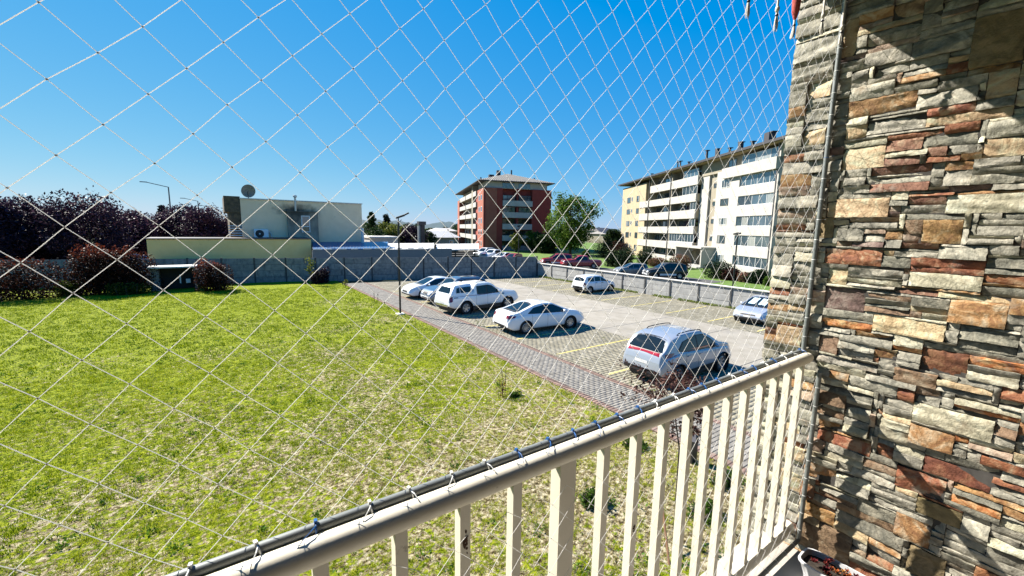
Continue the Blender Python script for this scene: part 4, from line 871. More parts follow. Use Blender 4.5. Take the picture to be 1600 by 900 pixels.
# ---- hanging macrame tassels
m_rope = M('cotton_rope', [(.6,.55,.47),(.78,.74,.67)], scale=60, rough=.95, bump=.001, bscale=200)
m_redy = M('red_crochet_yarn', [(.42,.05,.04),(.6,.12,.1)], scale=80, rough=.95, bump=.002, bscale=160)
m_navy = M('navy_bead', (.01,.012,.03), rough=.3)
def tassel(x, y, zb, ztop, label, red=False, curl=0):
    t = empty('hanging_tassel', (x, y, ztop), 0, label, 'tassel', 'macrame tassels hanging from the balcony ceiling'); L_ = ztop-zb
    mb = MB(); kn = L_-.055
    for k in range(9):
        a = 2*math.pi*k/9+random.random(); r = .006
        mb.tube([(math.cos(a)*.002, math.sin(a)*.002, -kn+.0), (math.cos(a)*r*.7, math.sin(a)*r*.7, -kn-.015), (math.cos(a)*r+curl*.4, math.sin(a)*r, -kn-.035), (math.cos(a)*r*.8+curl, math.sin(a)*r*.8, -L_+random.uniform(0,.008))], [.0016,.0018,.0018,.001], 5)
    mb.build('fringe', m_rope, t, smooth=60)
    MB().tube([(0,0,0),(.002,0,-kn*.5),(0,0,-kn)], .004, 7).build('cord', m_rope, t, smooth=60)
    MB().blob((0,0,-kn), (.006,.006,.005), 9, 6).build('bead', m_navy, t, smooth=60)
    if red:
        MB().lathe([(.001,-kn+.012),(.007,-kn+.028),(.013,-kn+.05),(.015,-kn+.09),(.01,-kn+.13),(.001,-kn+.14)], 10).build('crochet_piece', m_redy, t, smooth=60)
    else: MB().blob((0,0,-kn+.02), (.008,.008,.012), 8, 6, .1).build('knot', m_rope, t, smooth=60)
    return t
random.seed(11)
tassel(1.52, .80, 5.815, 6.3, 'leftmost white rope tassel hanging at the top of the net')
tassel(1.725, .80, 5.83, 6.3, 'white rope tassel with a dark bead, second from the left')
tassel(1.87, .80, 5.835, 6.3, 'curled white tassel under a red crochet piece', True, -.012)
tassel(2.12, .80, 5.92, 6.3, 'white tassel hanging before the edge of the stone wall', False, .004)
tassel(2.33, .80, 5.93, 6.3, 'white rope tassel nearest the grey upright tube', False, -.004)
# ---- planter
PLX, PLY = 2.275, .50
m_pot = M('white_plastic_planter', (.62,.62,.63), rough=.45)
m_soil = M('potting_soil', [(.02,.015,.01),(.05,.035,.025)], scale=40, rough=1)
pt = empty('planter', (PLX, PLY, 3.4), 0, 'white plastic planter of dark red succulents in the floor corner', 'planter')
def rr(hx, hy, z, n=24):
    return [(math.copysign(abs(math.cos(a))**.45, math.cos(a))*hx, math.copysign(abs(math.sin(a))**.45, math.sin(a))*hy, z) for a in [2*math.pi*k/n for k in range(n)]]
mb = MB(); rings = [rr(.06,.15,0), rr(.066,.16,.06), rr(.076,.18,.12), rr(.082,.186,.125), rr(.082,.186,.135), rr(.074,.177,.135), rr(.07,.17,.105)]
n = 24
for i, q in enumerate(rings): mb.v.extend(q)
for i in range(len(rings)-1):
    for k in range(n): mb.f.append((i*n+k, i*n+(k+1)%n, (i+1)*n+(k+1)%n, (i+1)*n+k)); mb.m.append(0)
mb.build('pot', m_pot, pt, smooth=40)
MB().add(rr(.07,.17,.11), [tuple(range(24))]).build('soil', m_soil, pt)
sm_ = leafmat('succulent_leaves', [(.08,.012,.02),(.22,.035,.03),(.42,.11,.03),(.6,.3,.08)], trans=.1, rough=.35)
succ = empty('succulent', (PLX, PLY, 3.51), 0, 'dark red and orange succulent rosettes growing in the white planter', 'plant')
V, F, T = [], [], []
for k in range(46):
    cx_, cy_ = random.uniform(-.055,.055), random.uniform(-.15,.15); cz_ = random.uniform(.0,.035); tt = random.uniform(.05,.9)**1.3; s_ = random.uniform(.014,.026)
    for q in range(11):
        a = q*2.4; el = .3+q*.1; rr_ = s_*(1-.05*q); d = Vector((math.cos(a)*math.cos(el), math.sin(a)*math.cos(el), math.sin(el))); sd_ = d.cross(Vector((0,0,1))).normalized()*rr_*.28; up_ = Vector((0,0,1))*rr_*.12; c_ = Vector((cx_,cy_,cz_)); b0 = len(V)
        V += [c_, c_+d*rr_*.6+sd_, c_+d*rr_+up_, c_+d*rr_*.6-sd_, c_+d*rr_*.6-up_*2]; F += [(b0,b0+1,b0+2,b0+3),(b0,b0+3,b0+2,b0+4),(b0,b0+4,b0+2,b0+1)]; T += [tt+random.uniform(-.08,.12)]*5
o = bpy.data.objects.new('rosettes', npmesh('rosettes', np.array([tuple(v) for v in V]), np.array(F), sm_, np.array(T))); link(o, succ)
# ---------------------------------------------------------------- buildings
def ray(px, py): return R2*((px-800)/FPX)+U2*(-(py-450)/FPX)+Fw
def at(px, py, Y): d = ray(px, py); return Vector((0,0,CAMH))+d*(Y/d.y)          # site survey: photo bearing to metres
def gz(px, py, z=0): d = ray(px, py); return Vector((0,0,CAMH))+d*((z-CAMH)/d.z)
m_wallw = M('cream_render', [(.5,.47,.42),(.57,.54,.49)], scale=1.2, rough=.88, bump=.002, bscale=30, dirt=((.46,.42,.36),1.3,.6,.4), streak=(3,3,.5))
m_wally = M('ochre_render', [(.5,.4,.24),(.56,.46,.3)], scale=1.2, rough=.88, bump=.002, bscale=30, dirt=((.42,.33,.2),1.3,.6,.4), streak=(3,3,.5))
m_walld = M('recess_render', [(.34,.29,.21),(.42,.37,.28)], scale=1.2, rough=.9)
m_roofd = M('dark_roof_metal', (.045,.04,.045), rough=.6)
m_soff = M('soffit_boards', (.45,.33,.18), rough=.85)
m_frame = M('white_window_frame', (.7,.7,.68), rough=.5)
m_dframe = M('dark_window_frame', (.1,.1,.1), rough=.5)
m_redw_shaded = M('red_render_shaded', [(.33,.045,.03),(.4,.06,.04)], scale=.8, rough=.9, dirt=((.12,.04,.035),.9,.58,.4), streak=(2,2,.5))  # shaded tone of the red block, painted into its front walls
m_pipe = M('drain_pipe', (.14,.13,.13), rough=.6)
def window(parent, x0, x1, z0, z1, y, panes=2, frame=m_frame, glass=None, name='window', fw=.05, cross=False):
    """facing local +y, set in the plane y"""
    mb = MB().box(x0, x1, y-.05, y+.02, z0, z0+fw).box(x0, x1, y-.05, y+.02, z1-fw, z1).box(x0, x0+fw, y-.05, y+.02, z0+fw, z1-fw).box(x1-fw, x1, y-.05, y+.02, z0+fw, z1-fw)
    w_ = (x1-x0)/panes
    for k in range(1, panes): mb.box(x0+k*w_-fw/2, x0+k*w_+fw/2, y-.045, y+.015, z0+fw, z1-fw)
    if cross:
        for q in (.33, .66): mb.box(x0+fw, x1-fw, y-.04, y+.01, z0+(z1-z0)*q-fw/2, z0+(z1-z0)*q+fw/2)
    f = mb.build(name, frame, parent)
    for k in range(panes):
        g = glass or (m_curtain if random.random() < .16 else m_winglass)
        MB().box(x0+k*w_+fw/2, x0+(k+1)*w_-fw/2, y-.03, y-.015, z0+fw, z1-fw).build('pane', g, f)
    return f
def hip_roof(mb, x0, x1, y0, y1, z, h, ins):
    vs = [(x0,y0,z),(x1,y0,z),(x1,y1,z),(x0,y1,z)]; 
    if (x1-x0) > (y1-y0): c = (y1-y0)/2; vs += [(x0+c*ins,(y0+y1)/2,z+h),(x1-c*ins,(y0+y1)/2,z+h)]; fs = [(0,1,5,4),(1,2,5),(2,3,4,5),(3,0,4),(3,2,1,0)]
    else: c = (x1-x0)/2; vs += [((x0+x1)/2,y0+c*ins,z+h),((x0+x1)/2,y1-c*ins,z+h)]; fs = [(0,1,4),(1,2,5,4),(2,3,5),(3,0,4,5),(3,2,1,0)]
    return mb.add(vs, fs)
# --- cream and ochre apartment block; local x along the facade, local +y out of the facade
A0 = (51.77, 22.17); ang = math.atan2(.8655, .5009)
ab = empty('apartment_building', (A0[0], A0[1], 0), ang, 'long six storey cream apartment block with ochre end and white balconies', 'building')
random.seed(5)
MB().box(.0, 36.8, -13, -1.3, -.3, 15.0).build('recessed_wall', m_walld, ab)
pz = [(-.2,.88),(2.13,3.38),(4.72,5.88),(7.12,8.45),(9.66,10.85),(12.2,13.52)]      # parapet bands
wz = [(.88,2.13),(3.38,4.72),(5.88,7.12),(8.45,9.66),(10.85,12.2),(13.52,14.75)]
MB().box(6.9, 12.0, -1.3, 0, -.2, 14.75 if False else 13.3).build('pier_wall', m_wallw, ab)
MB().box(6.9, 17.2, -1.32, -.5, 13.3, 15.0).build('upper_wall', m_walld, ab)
for k, (a, b_) in enumerate(pz):
    e = 10.3 if k == 5 else 6.9
    MB().box(-.1, e, -1.3, .0 if k < 5 else .45, a, b_).build('parapet', m_wallw, ab)
    if k < 5:
        MB().box(-3.4, -.1, -3.2, -1.0, a, b_).build('parapet', m_wallw, ab)
for k, (a, b_) in enumerate(wz):
    y = -.12
    MB().box(.0, .35, -1.3, -.02, a, b_).build('pier', m_wallw, ab)
    window(ab, .35, 6.9, a, b_-.05, y, 5 if k % 2 else 6, m_frame, None)
    if k < 5: window(ab, 8.95, 10.75, a+.2, b_-.08, .03, 3, m_dframe if k % 2 else m_frame)
    else: window(ab, 8.6, 10.3, a-.1, b_-.1, -.45, 2, m_dframe)
MB().box(12, 15.0, -1.3, -.9, 0, 13.3).build('stair_wall', m_walld, ab)
for z in (3.0, 5.5, 8.0, 10.6):
    window(ab, 12.3, 14.2, z+.8, z+1.45, -.87, 1, m_dframe); MB().box(12.0, 12.9, -.9, -.2, z+1.5, z+1.75).build('ledge', m_wallw, ab)
MB().box(15.0, 17.2, -1.3, -.6, 0, 13.3).build('side_wall', m_wallw, ab)
for k, (a, b_) in enumerate(pz):
    x0, x1 = (17.0, 34.4) if k == 5 else (17.2, 39.3)
    if k == 0: x0, x1 = 20, 36
    xm = 25.7
    MB().box(x0, xm-.12, -.12, .12, a-(.0), b_).build('parapet', m_wallw, ab); MB().box(xm+.12, x1, -.12, .12, a, b_).build('parapet', m_wallw, ab)
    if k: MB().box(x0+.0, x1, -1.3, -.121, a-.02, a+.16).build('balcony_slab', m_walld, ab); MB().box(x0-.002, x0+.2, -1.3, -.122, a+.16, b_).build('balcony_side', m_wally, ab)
for k, (a, b_) in enumerate(wz):
    fz0 = pz[k][0]+.2
    for x0, x1, n_ in ((18.2, 21.2, 3), (21.6, 24.6, 3), (27.5, 31.0, 3), (32.0, 34.0, 2)):
        window(ab, x0, x1, fz0, b_-.25, -1.27, n_, m_dframe if (k+int(x0)) % 3 else m_frame, None)
    if k in (4, 5): window(ab, 17.25, 21.8, a, b_-.08, -.05, 4, m_frame, m_winglass)      # glazed-in balconies
    if k in (2, 3): window(ab, 17.25, 19.0, a, b_-.08, -.05, 2, m_frame, m_winglass)
    if k == 1:
        window(ab, 17.25, 25.4, a, b_-.1, -.05, 9, m_frame, m_winglass)
    MB().box(25.55, 25.85, -1.3, -.05, a, b_+.02).build('pier', m_walld, ab)
    MB().box(34.3, 34.5, -1.3, -.05, a, b_+.02).build('pier', m_wally, ab)
for x in (0.0, 25.7, 34.6): MB().tube([(x, .2, .2), (x, .2, 15)], .075, 8).build('drain_pipe', m_pipe, ab)
# ochre end
mb = MB().box(36.6, 49.8, -12, -.0, -.3, 14.45); mb.build('ochre_wall', m_wally, ab)
for k, (a, b_) in enumerate(wz[:5]):
    for x0, x1 in ((39.6+.2, 41.2), (44.7, 46.6)): window(ab, x0, x1, a+.15-(.2 if k == 0 else 0), b_, .035, 2, m_dframe)
    window(ab, 43.4, 44.1, a+.45, b_, .035, 1, m_frame)
MB().box(37.5, 47.5, -11, -2.2, 14.45, 15.6).build('attic_wall', m_walld, ab)
window(ab, 40, 43, 14.5, 15.4, -2.17, 3, m_dframe)
# eaves and roof
mb = MB().box(-3.6, 50.6, -14.5, .6, 15.05, 15.2); mb.build('soffit', m_soff, ab)
mb = MB(); hip_roof(mb, -3.8, 50.8, -14.7, .8, 15.2, 2.1, .9); mb.build('roof', m_roofd, ab)
MB().box(-3.85, 50.85, .8, .86, 15.12, 15.42).build('gutter', m_roofd, ab)
for i, (x, h, w_) in enumerate(((2.2,2.2,.3),(.4,2.2,.3),(5.0,1.5,.9),(11,1.5,.5),(13.5,1.2,.35),(16.5,1.6,.5),(19.5,1.9,.35),(28,1.6,.25),(29,1.6,.25),(25,1.0,.3),(40,.9,.25),(8.5,1.1,.4))):
    c = MB(); c.box(x-w_/2, x+w_/2, -2.6, -2.6+w_, 15.3, 15.7+h) if w_ > .4 else c.tube([(x,-2.4,15.3),(x,-2.4,15.7+h)], w_/2, 8); c.box(x-w_*.7, x+w_*.7, -2.75, -2.25+w_*.3, 15.7+h, 15.8+h); c.build('chimney', m_roofd, ab)
# gable end towards the camera
MB().box(-3.4, 0, -13, -3.2, -.3, 15.0).build('gable_wall', m_wally, ab)
MB().box(-.1, .0, -3.2, -.02, -.3, 15.0).build('return_wall', m_wallw, ab)
# entrance porch
MB().box(11.0, 11.25, -.5, 2.0, 0, 2.72).build('porch_side', m_wallw, ab); MB().box(18.45, 18.7, -.5, 2.0, 0, 2.72).build('porch_side', m_wallw, ab)
MB().box(10.9, 18.8, -1.2, 2.15, 2.72, 2.95).build('porch_roof', m_wallw, ab)
MB().box(11.25, 18.45, -1.2, -.6, 0, 2.7).build('porch_wall', m_wally, ab)
window(ab, 12.6, 15.4, .05, 2.35, -.55, 4, m_frame, m_winglass, 'glass_door', .06, True)
MB().box(10.95, 18.75, -.5, 2.6, -.1, .12).build('porch_step', m_concl, ab)
mb = MB()
for x in (15.6, 18.0):
    for z in (.35, .6, .85): mb.tube([(x, 2.3, z), (x+1.4, 2.3, z)], .02, 5)
    for q in (0, .7, 1.4): mb.tube([(x+q, 2.3, .1), (x+q, 2.3, .9)], .02, 5)
mb.build('handrail', m_frame, ab)
# --- dark red block of flats; local x along the front, local -y towards the camera
rb = empty('red_building', (50.0, 82.3, 0), math.atan2(-.3052, .9523), 'dark red six storey block of flats with grey balconies and a grey hipped roof', 'building')
# left face runs back along this direction
lf = Vector((65.9-50.0, 123.9-82.3)); c_, s_ = .9523, -.3052
lx, ly = lf.x*c_+lf.y*s_, -lf.x*s_+lf.y*c_      # into local frame
LL = math.hypot(lx, ly); dl = Vector((lx/LL, ly/LL)); 
m_redw_lit = M('red_render_lit', [(.4,.11,.065),(.48,.15,.09)], scale=.8, rough=.9)  # same red render with sunlight painted in, for the left faces
FWD = 16.4
poly = [(0,0),(4.4,0),(4.4,1.2),(11.6,1.2),(11.6,0),(FWD,0),(FWD+dl.x*11,dl.y*11),(dl.x*11,dl.y*11)]
MB().prism(poly, -.3, 14.1).build('front_wall', m_redw_shaded, rb)
for k in range(6):
    z0 = -.2 if k == 0 else 2.2+2.65*(k-1)
    if k < 5: MB().box(4.4, 11.6, -.25, .0, z0+.0, z0+1.25).build('balcony_parapet', m_wallw if k else m_conc, rb); MB().box(4.4, 11.6, 0, 1.2, z0-.05, z0+.1).build('balcony_slab', m_walld, rb)
    zt = z0+1.25; h = 1.35
    if k < 5:
        window(rb, 4.5, 7.7, z0+.1, z0+2.4, 1.15, 3, m_dframe, None).rotation_euler = (0,0,0)
        window(rb, 8.3, 11.5, z0+.1, z0+2.4, 1.15, 3, m_dframe, None)
MB().box(7.8, 8.2, .0, 1.3, -.2, 14.1).build('pier', m_redw_shaded, rb)
# windows above are built facing +y; put glazing on the camera side too
for k in range(5):
    z0 = -.2 if k == 0 else 2.2+2.65*(k-1)
    for x0, x1 in ((4.5,7.7),(8.3,11.5)):
        n_ = 3; w_ = (x1-x0)/n_; f = MB().box(x0, x1, 1.1, 1.18, z0+2.35, z0+2.45).build('window', m_dframe, rb)
        for q in range(n_): MB().box(x0+q*w_+.04, x0+(q+1)*w_-.04, 1.12, 1.16, z0+.15, z0+2.35).build('pane', m_curtain if (k in (1,3) and q == 2) or random.random() < .15 else m_winglass, f)
        if k in (3, 4): 
            f2 = MB().box(x0, x1-.3, -.16, -.1, z0+2.33, z0+2.42).build('window', m_dframe, rb)
            for q in range(3): MB().box(x0+q*.95, x0+(q+1)*.95-.05, -.14, -.11, z0+1.27, z0+2.33).build('pane', m_winglass, f2)
MB().prism([(.6,.4),(15.4,.4),(15.4+dl.x*11,dl.y*11),(.6+dl.x*11,dl.y*11)], 14.1, 15.7).build('attic_wall', m_wallw, rb)
for x0 in (4.4, 8.3):
    f = MB().box(x0, x0+2.9, .3, .38, 15.3, 15.4).build('window', m_dframe, rb)
    for q in range(3): MB().box(x0+q*.96, x0+(q+1)*.96-.05, .34, .37, 14.2, 15.3).build('pane', m_winglass, f)
# side wing along the left face, with stacked balconies
def lp(s, o): return (dl.x*s+(-dl.y)*o, dl.y*s+dl.x*o)      # s back along the face, o outwards (to the left)
def lbox(s0, s1, o0, o1, z0, z1): return MB().prism([lp(s0,o0), lp(s0,o1), lp(s1,o1), lp(s1,o0)][::-1], z0, z1)
lbox(.02, 8.2, -3, .12, -.3, 14.1).build('side_wall', m_redw_lit, rb)
lbox(8.2, 44, -9, -1.2, -.3, 15.6).build('wing_wall', m_wallw, rb)
lbox(13, 15.0, -2, .5, -.3, 15.6).build('stair_tower', m_walld, rb)
lbox(40, 44.4, -9, .6, -.3, 13.5).build('end_wall', m_redw_lit, rb)
for k in range(6):
    z0 = 2.2+2.65*(k-1)
    if k:
        for s0, s1 in ((8.4, 12.9), (15.2, 26), (27, 39.8)):
            lbox(s0, s1, .3, .5, z0, z0+1.15).build('balcony_parapet', m_wallw, rb); lbox(s0, s1, -1.2, .3, z0, z0+.15).build('balcony_slab', m_walld, rb)
            lbox(s0, s0+.2, -1.2, .3, z0+.15, z0+1.15).build('balcony_side', m_walld, rb)
    if k < 5:
        for s0 in (1.6, 4.6): 
            f = lbox(s0, s0+1.6, .12, .16, z0+1.3, z0+2.5).build('window', m_frame, rb); lbox(s0+.1, s0+.75, .16, .18, z0+1.38, z0+2.42).build('pane', m_winglass, f); lbox(s0+.85, s0+1.5, .16, .18, z0+1.38, z0+2.42).build('pane', m_winglass, f)
    for s0 in (9.5, 17, 21, 29, 34):
        f = lbox(s0, s0+2.6, -1.2, -1.16, z0+.2, z0+2.3).build('window', m_dframe, rb); lbox(s0+.1, s0+2.5, -1.16, -1.14, z0+.3, z0+2.2).build('pane', m_winglass, f)
m_roofg = bpy.data.materials.new('ribbed_grey_roof'); m_roofg.use_nodes = True; m_roofg.node_tree.nodes['Principled BSDF'].inputs['Base Color'].default_value = (.055,.052,.05,1); m_roofg.node_tree.nodes['Principled BSDF'].inputs['Roughness'].default_value = .9
e = 1.4; c4 = [(-e,-.6), (FWD+.5,-.9), (FWD+.8+dl.x*45, dl.y*45), lp(45.5, 1.4)]
mid1 = ((c4[0][0]+c4[1][0])/2, 7.5); mid2 = ((c4[2][0]+c4[3][0])/2, c4[2][1]-7)
MB().add([(x,y,15.7) for x,y in c4]+[(mid1[0],mid1[1],18.3),(mid2[0],mid2[1],18.3)], [(0,1,4),(1,2,5,4),(2,3,5),(3,0,4,5),(3,2,1,0)]).build('roof', m_roofg, rb)
MB().add([(x,y,z) for z in (15.55,15.69) for x,y in c4], [(0,3,2,1),(0,1,5,4),(1,2,6,5),(2,3,7,6),(3,0,4,7)]).build('eaves', m_roofd, rb)
for k in range(1, 36):      # standing seams on the front slope
    u = k/36; x = c4[0][0]+(c4[1][0]-c4[0][0])*u; y = c4[0][1]+(c4[1][1]-c4[0][1])*u; t_ = 1-abs(u-.5)*2; 
    MB().tube([(x, y, 15.73), (x+(mid1[0]-mid1[0])*t_, y+(mid1[1]-y)*t_, 15.73+2.6*t_)], .05, 4).build('roof_seam', m_roofd, rb)
for x, y, w_, h in ((5.8,9,.9,1.5),(4.2,10,1.2,.9),(8.9,8.2,.3,1.6),(1.8,11,.3,.9),(13.6,4.5,.3,.7)):
    MB().box(x-w_/2, x+w_/2, y-w_/2, y+w_/2, 16.2, 18.3+h-.2-(abs(x-7.5)*.25)).build('chimney', m_roofd, rb)
# --- neighbour house behind the back wall
m_stucco = M('grey_beige_stucco', [(.84,.64,.42),(.92,.72,.49)], scale=1.5, rough=.92, bump=.003, bscale=25, dirt=((.3,.3,.26),.9,.62,.4))
m_soot = M('sooty_stucco', [(.25,.22,.18),(.4,.36,.28),(.55,.5,.38)], scale=.8, rough=.92, stretch=(1.5,1,.6))
m_sootd = M('soot_stain', [(.08,.08,.075),(.2,.19,.16),(.42,.38,.3)], scale=1.2, rough=.95)
m_olive = M('olive_render', [(.88,.6,.22),(.94,.67,.27)], scale=1.5, rough=.92, dirt=((.3,.28,.14),1,.62,.4))
m_brown = M('brown_slate_cladding', [(.06,.045,.03),(.13,.095,.055),(.22,.16,.09)], scale=3, rough=.85, bump=.01, bscale=10)
HY = 49.0
hx0, hx1 = at(377,340,HY).x, at(565.5,340,HY).x; zt = at(460,316,HY).z+.1
ho = empty('house', (0, HY, 0), 0, 'flat roofed beige house with a sooty bay and brown slate corner behind the olive wall', 'house')
MB().box(hx0, hx1, 0, 9, 0, zt).build('wall', m_stucco, ho)
MB().box(hx0-.05, hx1+.08, -.08, 9.1, zt, zt+.1).build('roof_edge', m_cope, ho)
bx0, bx1 = at(449,350,HY).x, at(496,350,HY).x; bz = at(470,331,HY).z
MB().box(bx0, bx1, -.5, 0, 0, bz).build('bay_wall', m_soot, ho)
mb = MB().box(bx0-.15, bx1+.02, -.56, 0, bz, bz+.06); mb.build('bay_cap', m_sootd, ho)
stain(m_stucco, (bx0+.9, 0, bz+.15), (2.6, 3, .75), (.03,.03,.03), .92); stain(m_soot, (bx0+1.2, -.5, bz-.1), (2.2, 3, 1.4), (.03,.03,.03), .85)
wx0, wx1 = at(471,350,HY-.5).x, at(484.5,350,HY-.5).x; wz1, wz0 = at(478,337,HY-.5).z, at(478,363,HY-.5).z
def window_s(parent, x0, x1, z0, z1, y, rows=1, fw=.09):     # facing the camera side (-y)
    mb = MB().box(x0, x1, y-.05, y, z0, z0+fw).box(x0, x1, y-.05, y, z1-fw, z1).box(x0, x0+fw, y-.05, y, z0+fw, z1-fw).box(x1-fw, x1, y-.05, y, z0+fw, z1-fw)
    for k in range(1, rows): mb.box(x0+fw, x1-fw, y-.05, y, z0+(z1-z0)*k/rows*.65, z0+(z1-z0)*k/rows*.65+fw)
    f = mb.build('window', m_frame, parent); MB().box(x0+fw, x1-fw, y-.03, y-.02, z0+fw, z1-fw).build('pane', m_winglass, f)
window_s(ho, wx0, wx1, wz0, wz1, -.5, 2)
fx_ = at(460.5,320,HY-.3).x; ft = at(460.5,309,HY-.3).z
MB().tube([(fx_,-.7,at(461,330,HY).z),(fx_,-.7,ft)], .1, 10).lathe([(.1,ft),(.19,ft+.03),(.19,ft+.2),(.01,ft+.28)], 10, (fx_,-.7,0)).build('flue_pipe', m_alloy, ho, smooth=40)
# slate clad corner with a notch for the terrace
cx0, cx1 = at(350.5,330,HY).x, hx0; cz = at(352,331,HY).z
MB().box(cx0, cx1-.003, -.0, 7, cz, zt+.22).build('upper_cladding', m_brown, ho)
MB().box(cx0+.35, cx1-.003, .1, 7, 0, cz).build('lower_cladding', m_brown, ho)
mb = MB()
for k in range(5): mb.box(cx0+.2, cx1-.01, -.5, -.44, 3.9+.23*k, 3.98+.23*k)
mb.build('balustrade', m_frame, ho)
# olive terrace parapet in front
OY = 45.0; ox0, ox1 = at(230,388,OY).x, at(486.5,388,OY).x; oz = at(400,374,OY).z
MB().box(ox0, ox1, OY-HY, -.55, 0, oz).build('terrace_wall', m_olive, ho)
MB().box(ox0-.06, ox1+.06, OY-HY-.06, -.6, oz, oz+.1).build('terrace_coping', m_roofd, ho)
# dish and air conditioner
dp = at(388.5,307,HY); ds = empty('satellite_dish', (dp.x, HY+.4, zt+.1), R(0), 'round grey satellite dish on the roof of the beige house', 'satellite dish')
q = MB(); q.lathe([(.001,.1),(.25,.07),(.45,.01),(.62,-.1),(.64,-.1),(.46,.03),(.25,.1),(.001,.13)], 24, (0,0,0), 'y'); o = q.build('reflector', M('dish_paint', (.16,.2,.2), rough=.5), ds, smooth=50, loc=(0,0,.72)); o.rotation_euler = (R(12),0,R(15))
MB().tube([(0,.1,0),(0,.1,.7)], .04, 8).tube([(0,-.1,.2),(0,-.6,.6)], .02, 6).build('mount', m_pipe, ds)
ac = empty('air_conditioner', (at(408.5,375,HY).x, HY-.02, at(409,372,HY).z), 0, 'white outdoor air conditioner unit with a black fan on the beige wall', 'air conditioner')
MB().bbox(-.62, .62, -.42, -.03, 0, .88, .03).build('casing', m_white, ac, smooth=30)
MB().lathe([(.001,-.44),(.1,-.45),(.36,-.44),(.38,-.42)], 20, (-.14,0,.44), 'y').build('fan_grille', m_black, ac); MB().lathe([(.001,-.47),(.08,-.46)], 10, (-.14,0,.44), 'y').build('fan_hub', m_frame, ac)
MB().tube([(.64,-.2,.7),(.85,-.1,.5),(.95,-.08,-.1)], .05, 8).build('hose', m_frame, ac, smooth=60)
# blue roofed lean-to and white canopies right of it
m_blue_r = M('blue_metal_roof', [(.035,.12,.28),(.05,.17,.38)], scale=3, rough=.4, dirt=((.15,.17,.18),3,.6,.6))
m_whiter = M('white_roof_sheet', [(.66,.65,.63),(.76,.75,.73)], scale=1, rough=.6, dirt=((.4,.38,.35),1.5,.6,.5))
LY = 42.6
def slope_roof(name, mat, px0, px1, yf, zf, yb, zb, parent, ribs=.3):
    x0, x1 = at(px0,389,yf).x, at(px1,389,yf).x; x2, x3 = at(px0,380,yb).x, at(px1,380,yb).x
    mb = MB().add([(x0,yf,zf),(x1,yf,zf),(x3,yb,zb),(x2,yb,zb),(x0,yf,zf-.1),(x1,yf,zf-.1),(x3,yb,zb-.1),(x2,yb,zb-.1)], [(0,1,2,3),(7,6,5,4),(0,4,5,1),(1,5,6,2),(2,6,7,3),(3,7,4,0)])
    if ribs:
        n_ = int((x1-x0)/ribs)
        for k in range(n_+1): t_ = k/n_; mb.tube([(x0+(x1-x0)*t_, yf, zf+.02), (x2+(x3-x2)*t_, yb, zb+.02)], .025, 4)
    return mb.build(name, mat, parent)
sh = empty('lean_to_shed', (0,0,0), 0, 'low lean-to with a blue sheet roof and grey fascia behind the panel wall', 'shed')
zf = at(530,389,LY).z
slope_roof('roof', m_blue_r, 489, 606, LY, zf, HY-.1, at(530,378,HY).z, sh)
MB().box(at(488,395,LY).x, at(706,395,LY).x, LY, LY+.12, 0, zf-.11).build('fascia_wall', M('grey_cladding', [(.2,.215,.225),(.27,.285,.29)], scale=3, rough=.8, stretch=(1,1,8)), sh)
mb = MB(); x_ = at(489,389,LY).x
while x_ < at(680,389,LY).x: mb.box(x_, x_+random.uniform(.5,1.1), LY-.07, LY+.02, zf-.07, zf+random.uniform(.02,.06)); x_ += 1.15
mb.build('gutter', m_cope, sh)
cn = empty('white_canopy', (0,0,0), 0, 'flat white sheet roofed canopy right of the blue lean-to roof', 'canopy')
slope_roof('roof', m_whiter, 597, 678, LY+.05, at(640,390,LY).z+.03, 52, at(640,380,52).z, cn, .6)
MB().tube([(at(567,380,HY-1.4).x,HY-1.4,2.6),(at(567,380,HY-1.4).x,HY-1.4,at(567,357,HY-1.4).z)], .15, 10).build('white_pipe', m_frame, cn, smooth=40)
cn2 = empty('white_canopy', (0,0,0), 0, 'white sheet roof over a shaded board stall, left of the parked white cars', 'canopy')
slope_roof('roof', m_whiter, 682, 748, 46, at(700,390,46).z, 60, at(700,381,60).z, cn2, .6)
for px in (684, 712, 742):
    p_ = at(px,395,46.3); MB().box(p_.x-.06, p_.x+.06, 46.3, 46.42, 0, at(px,390,46.3).z-.1).build('post', m_roofd, cn2)
p_ = at(684,396,46.6); q_ = at(746,396,46.6)
for k in range(5): MB().box(p_.x, q_.x, 46.5, 46.54, 1.1+.28*k, 1.3+.28*k).build('board', M('old_board', [(.12,.08,.05),(.2,.14,.09)], scale=4, rough=.9) if k == 0 else bpy.data.materials['old_board'], cn2)
def small_house(px0, px1, Y, pyt, pye, label, wallm, roofm, depth=8, cat='house', flat=False, pitch=None):
    x0, x1 = at(px0,370,Y).x, at(px1,370,Y).x; zt_ = at((px0+px1)/2,pyt,Y).z; ze = at((px0+px1)/2,pye,Y).z
    h_ = empty('far_house', (x0, Y, 0), 0, label, cat)
    W_ = x1-x0; MB().box(0, W_, 0, depth, 0, ze).build('wall', wallm, h_)
    if flat: MB().box(-.15, W_+.15, -.15, depth+.15, ze, zt_).build('roof', roofm, h_)
    else:
        MB().add([(-.4,-.4,ze),(W_+.4,-.4,ze),(W_+.4,depth+.4,ze),(-.4,depth+.4,ze),(-.4+.6,depth/2,zt_),(W_-.2,depth/2,zt_)], [(0,1,5,4),(2,3,4,5),(0,4,3),(1,2,5),(3,2,1,0)]).build('roof', roofm, h_)
    n_ = max(1, int(W_/3))
    for k in range(n_): window_s(h_, (k+.5)*W_/n_-.5, (k+.5)*W_/n_+.5, max(ze-1.7,.4), max(ze-.6,1.3), 0)
    return h_
m_lr = M('pale_metal_roof', [(.5,.49,.47),(.62,.6,.58)], scale=1.5, rough=.5)
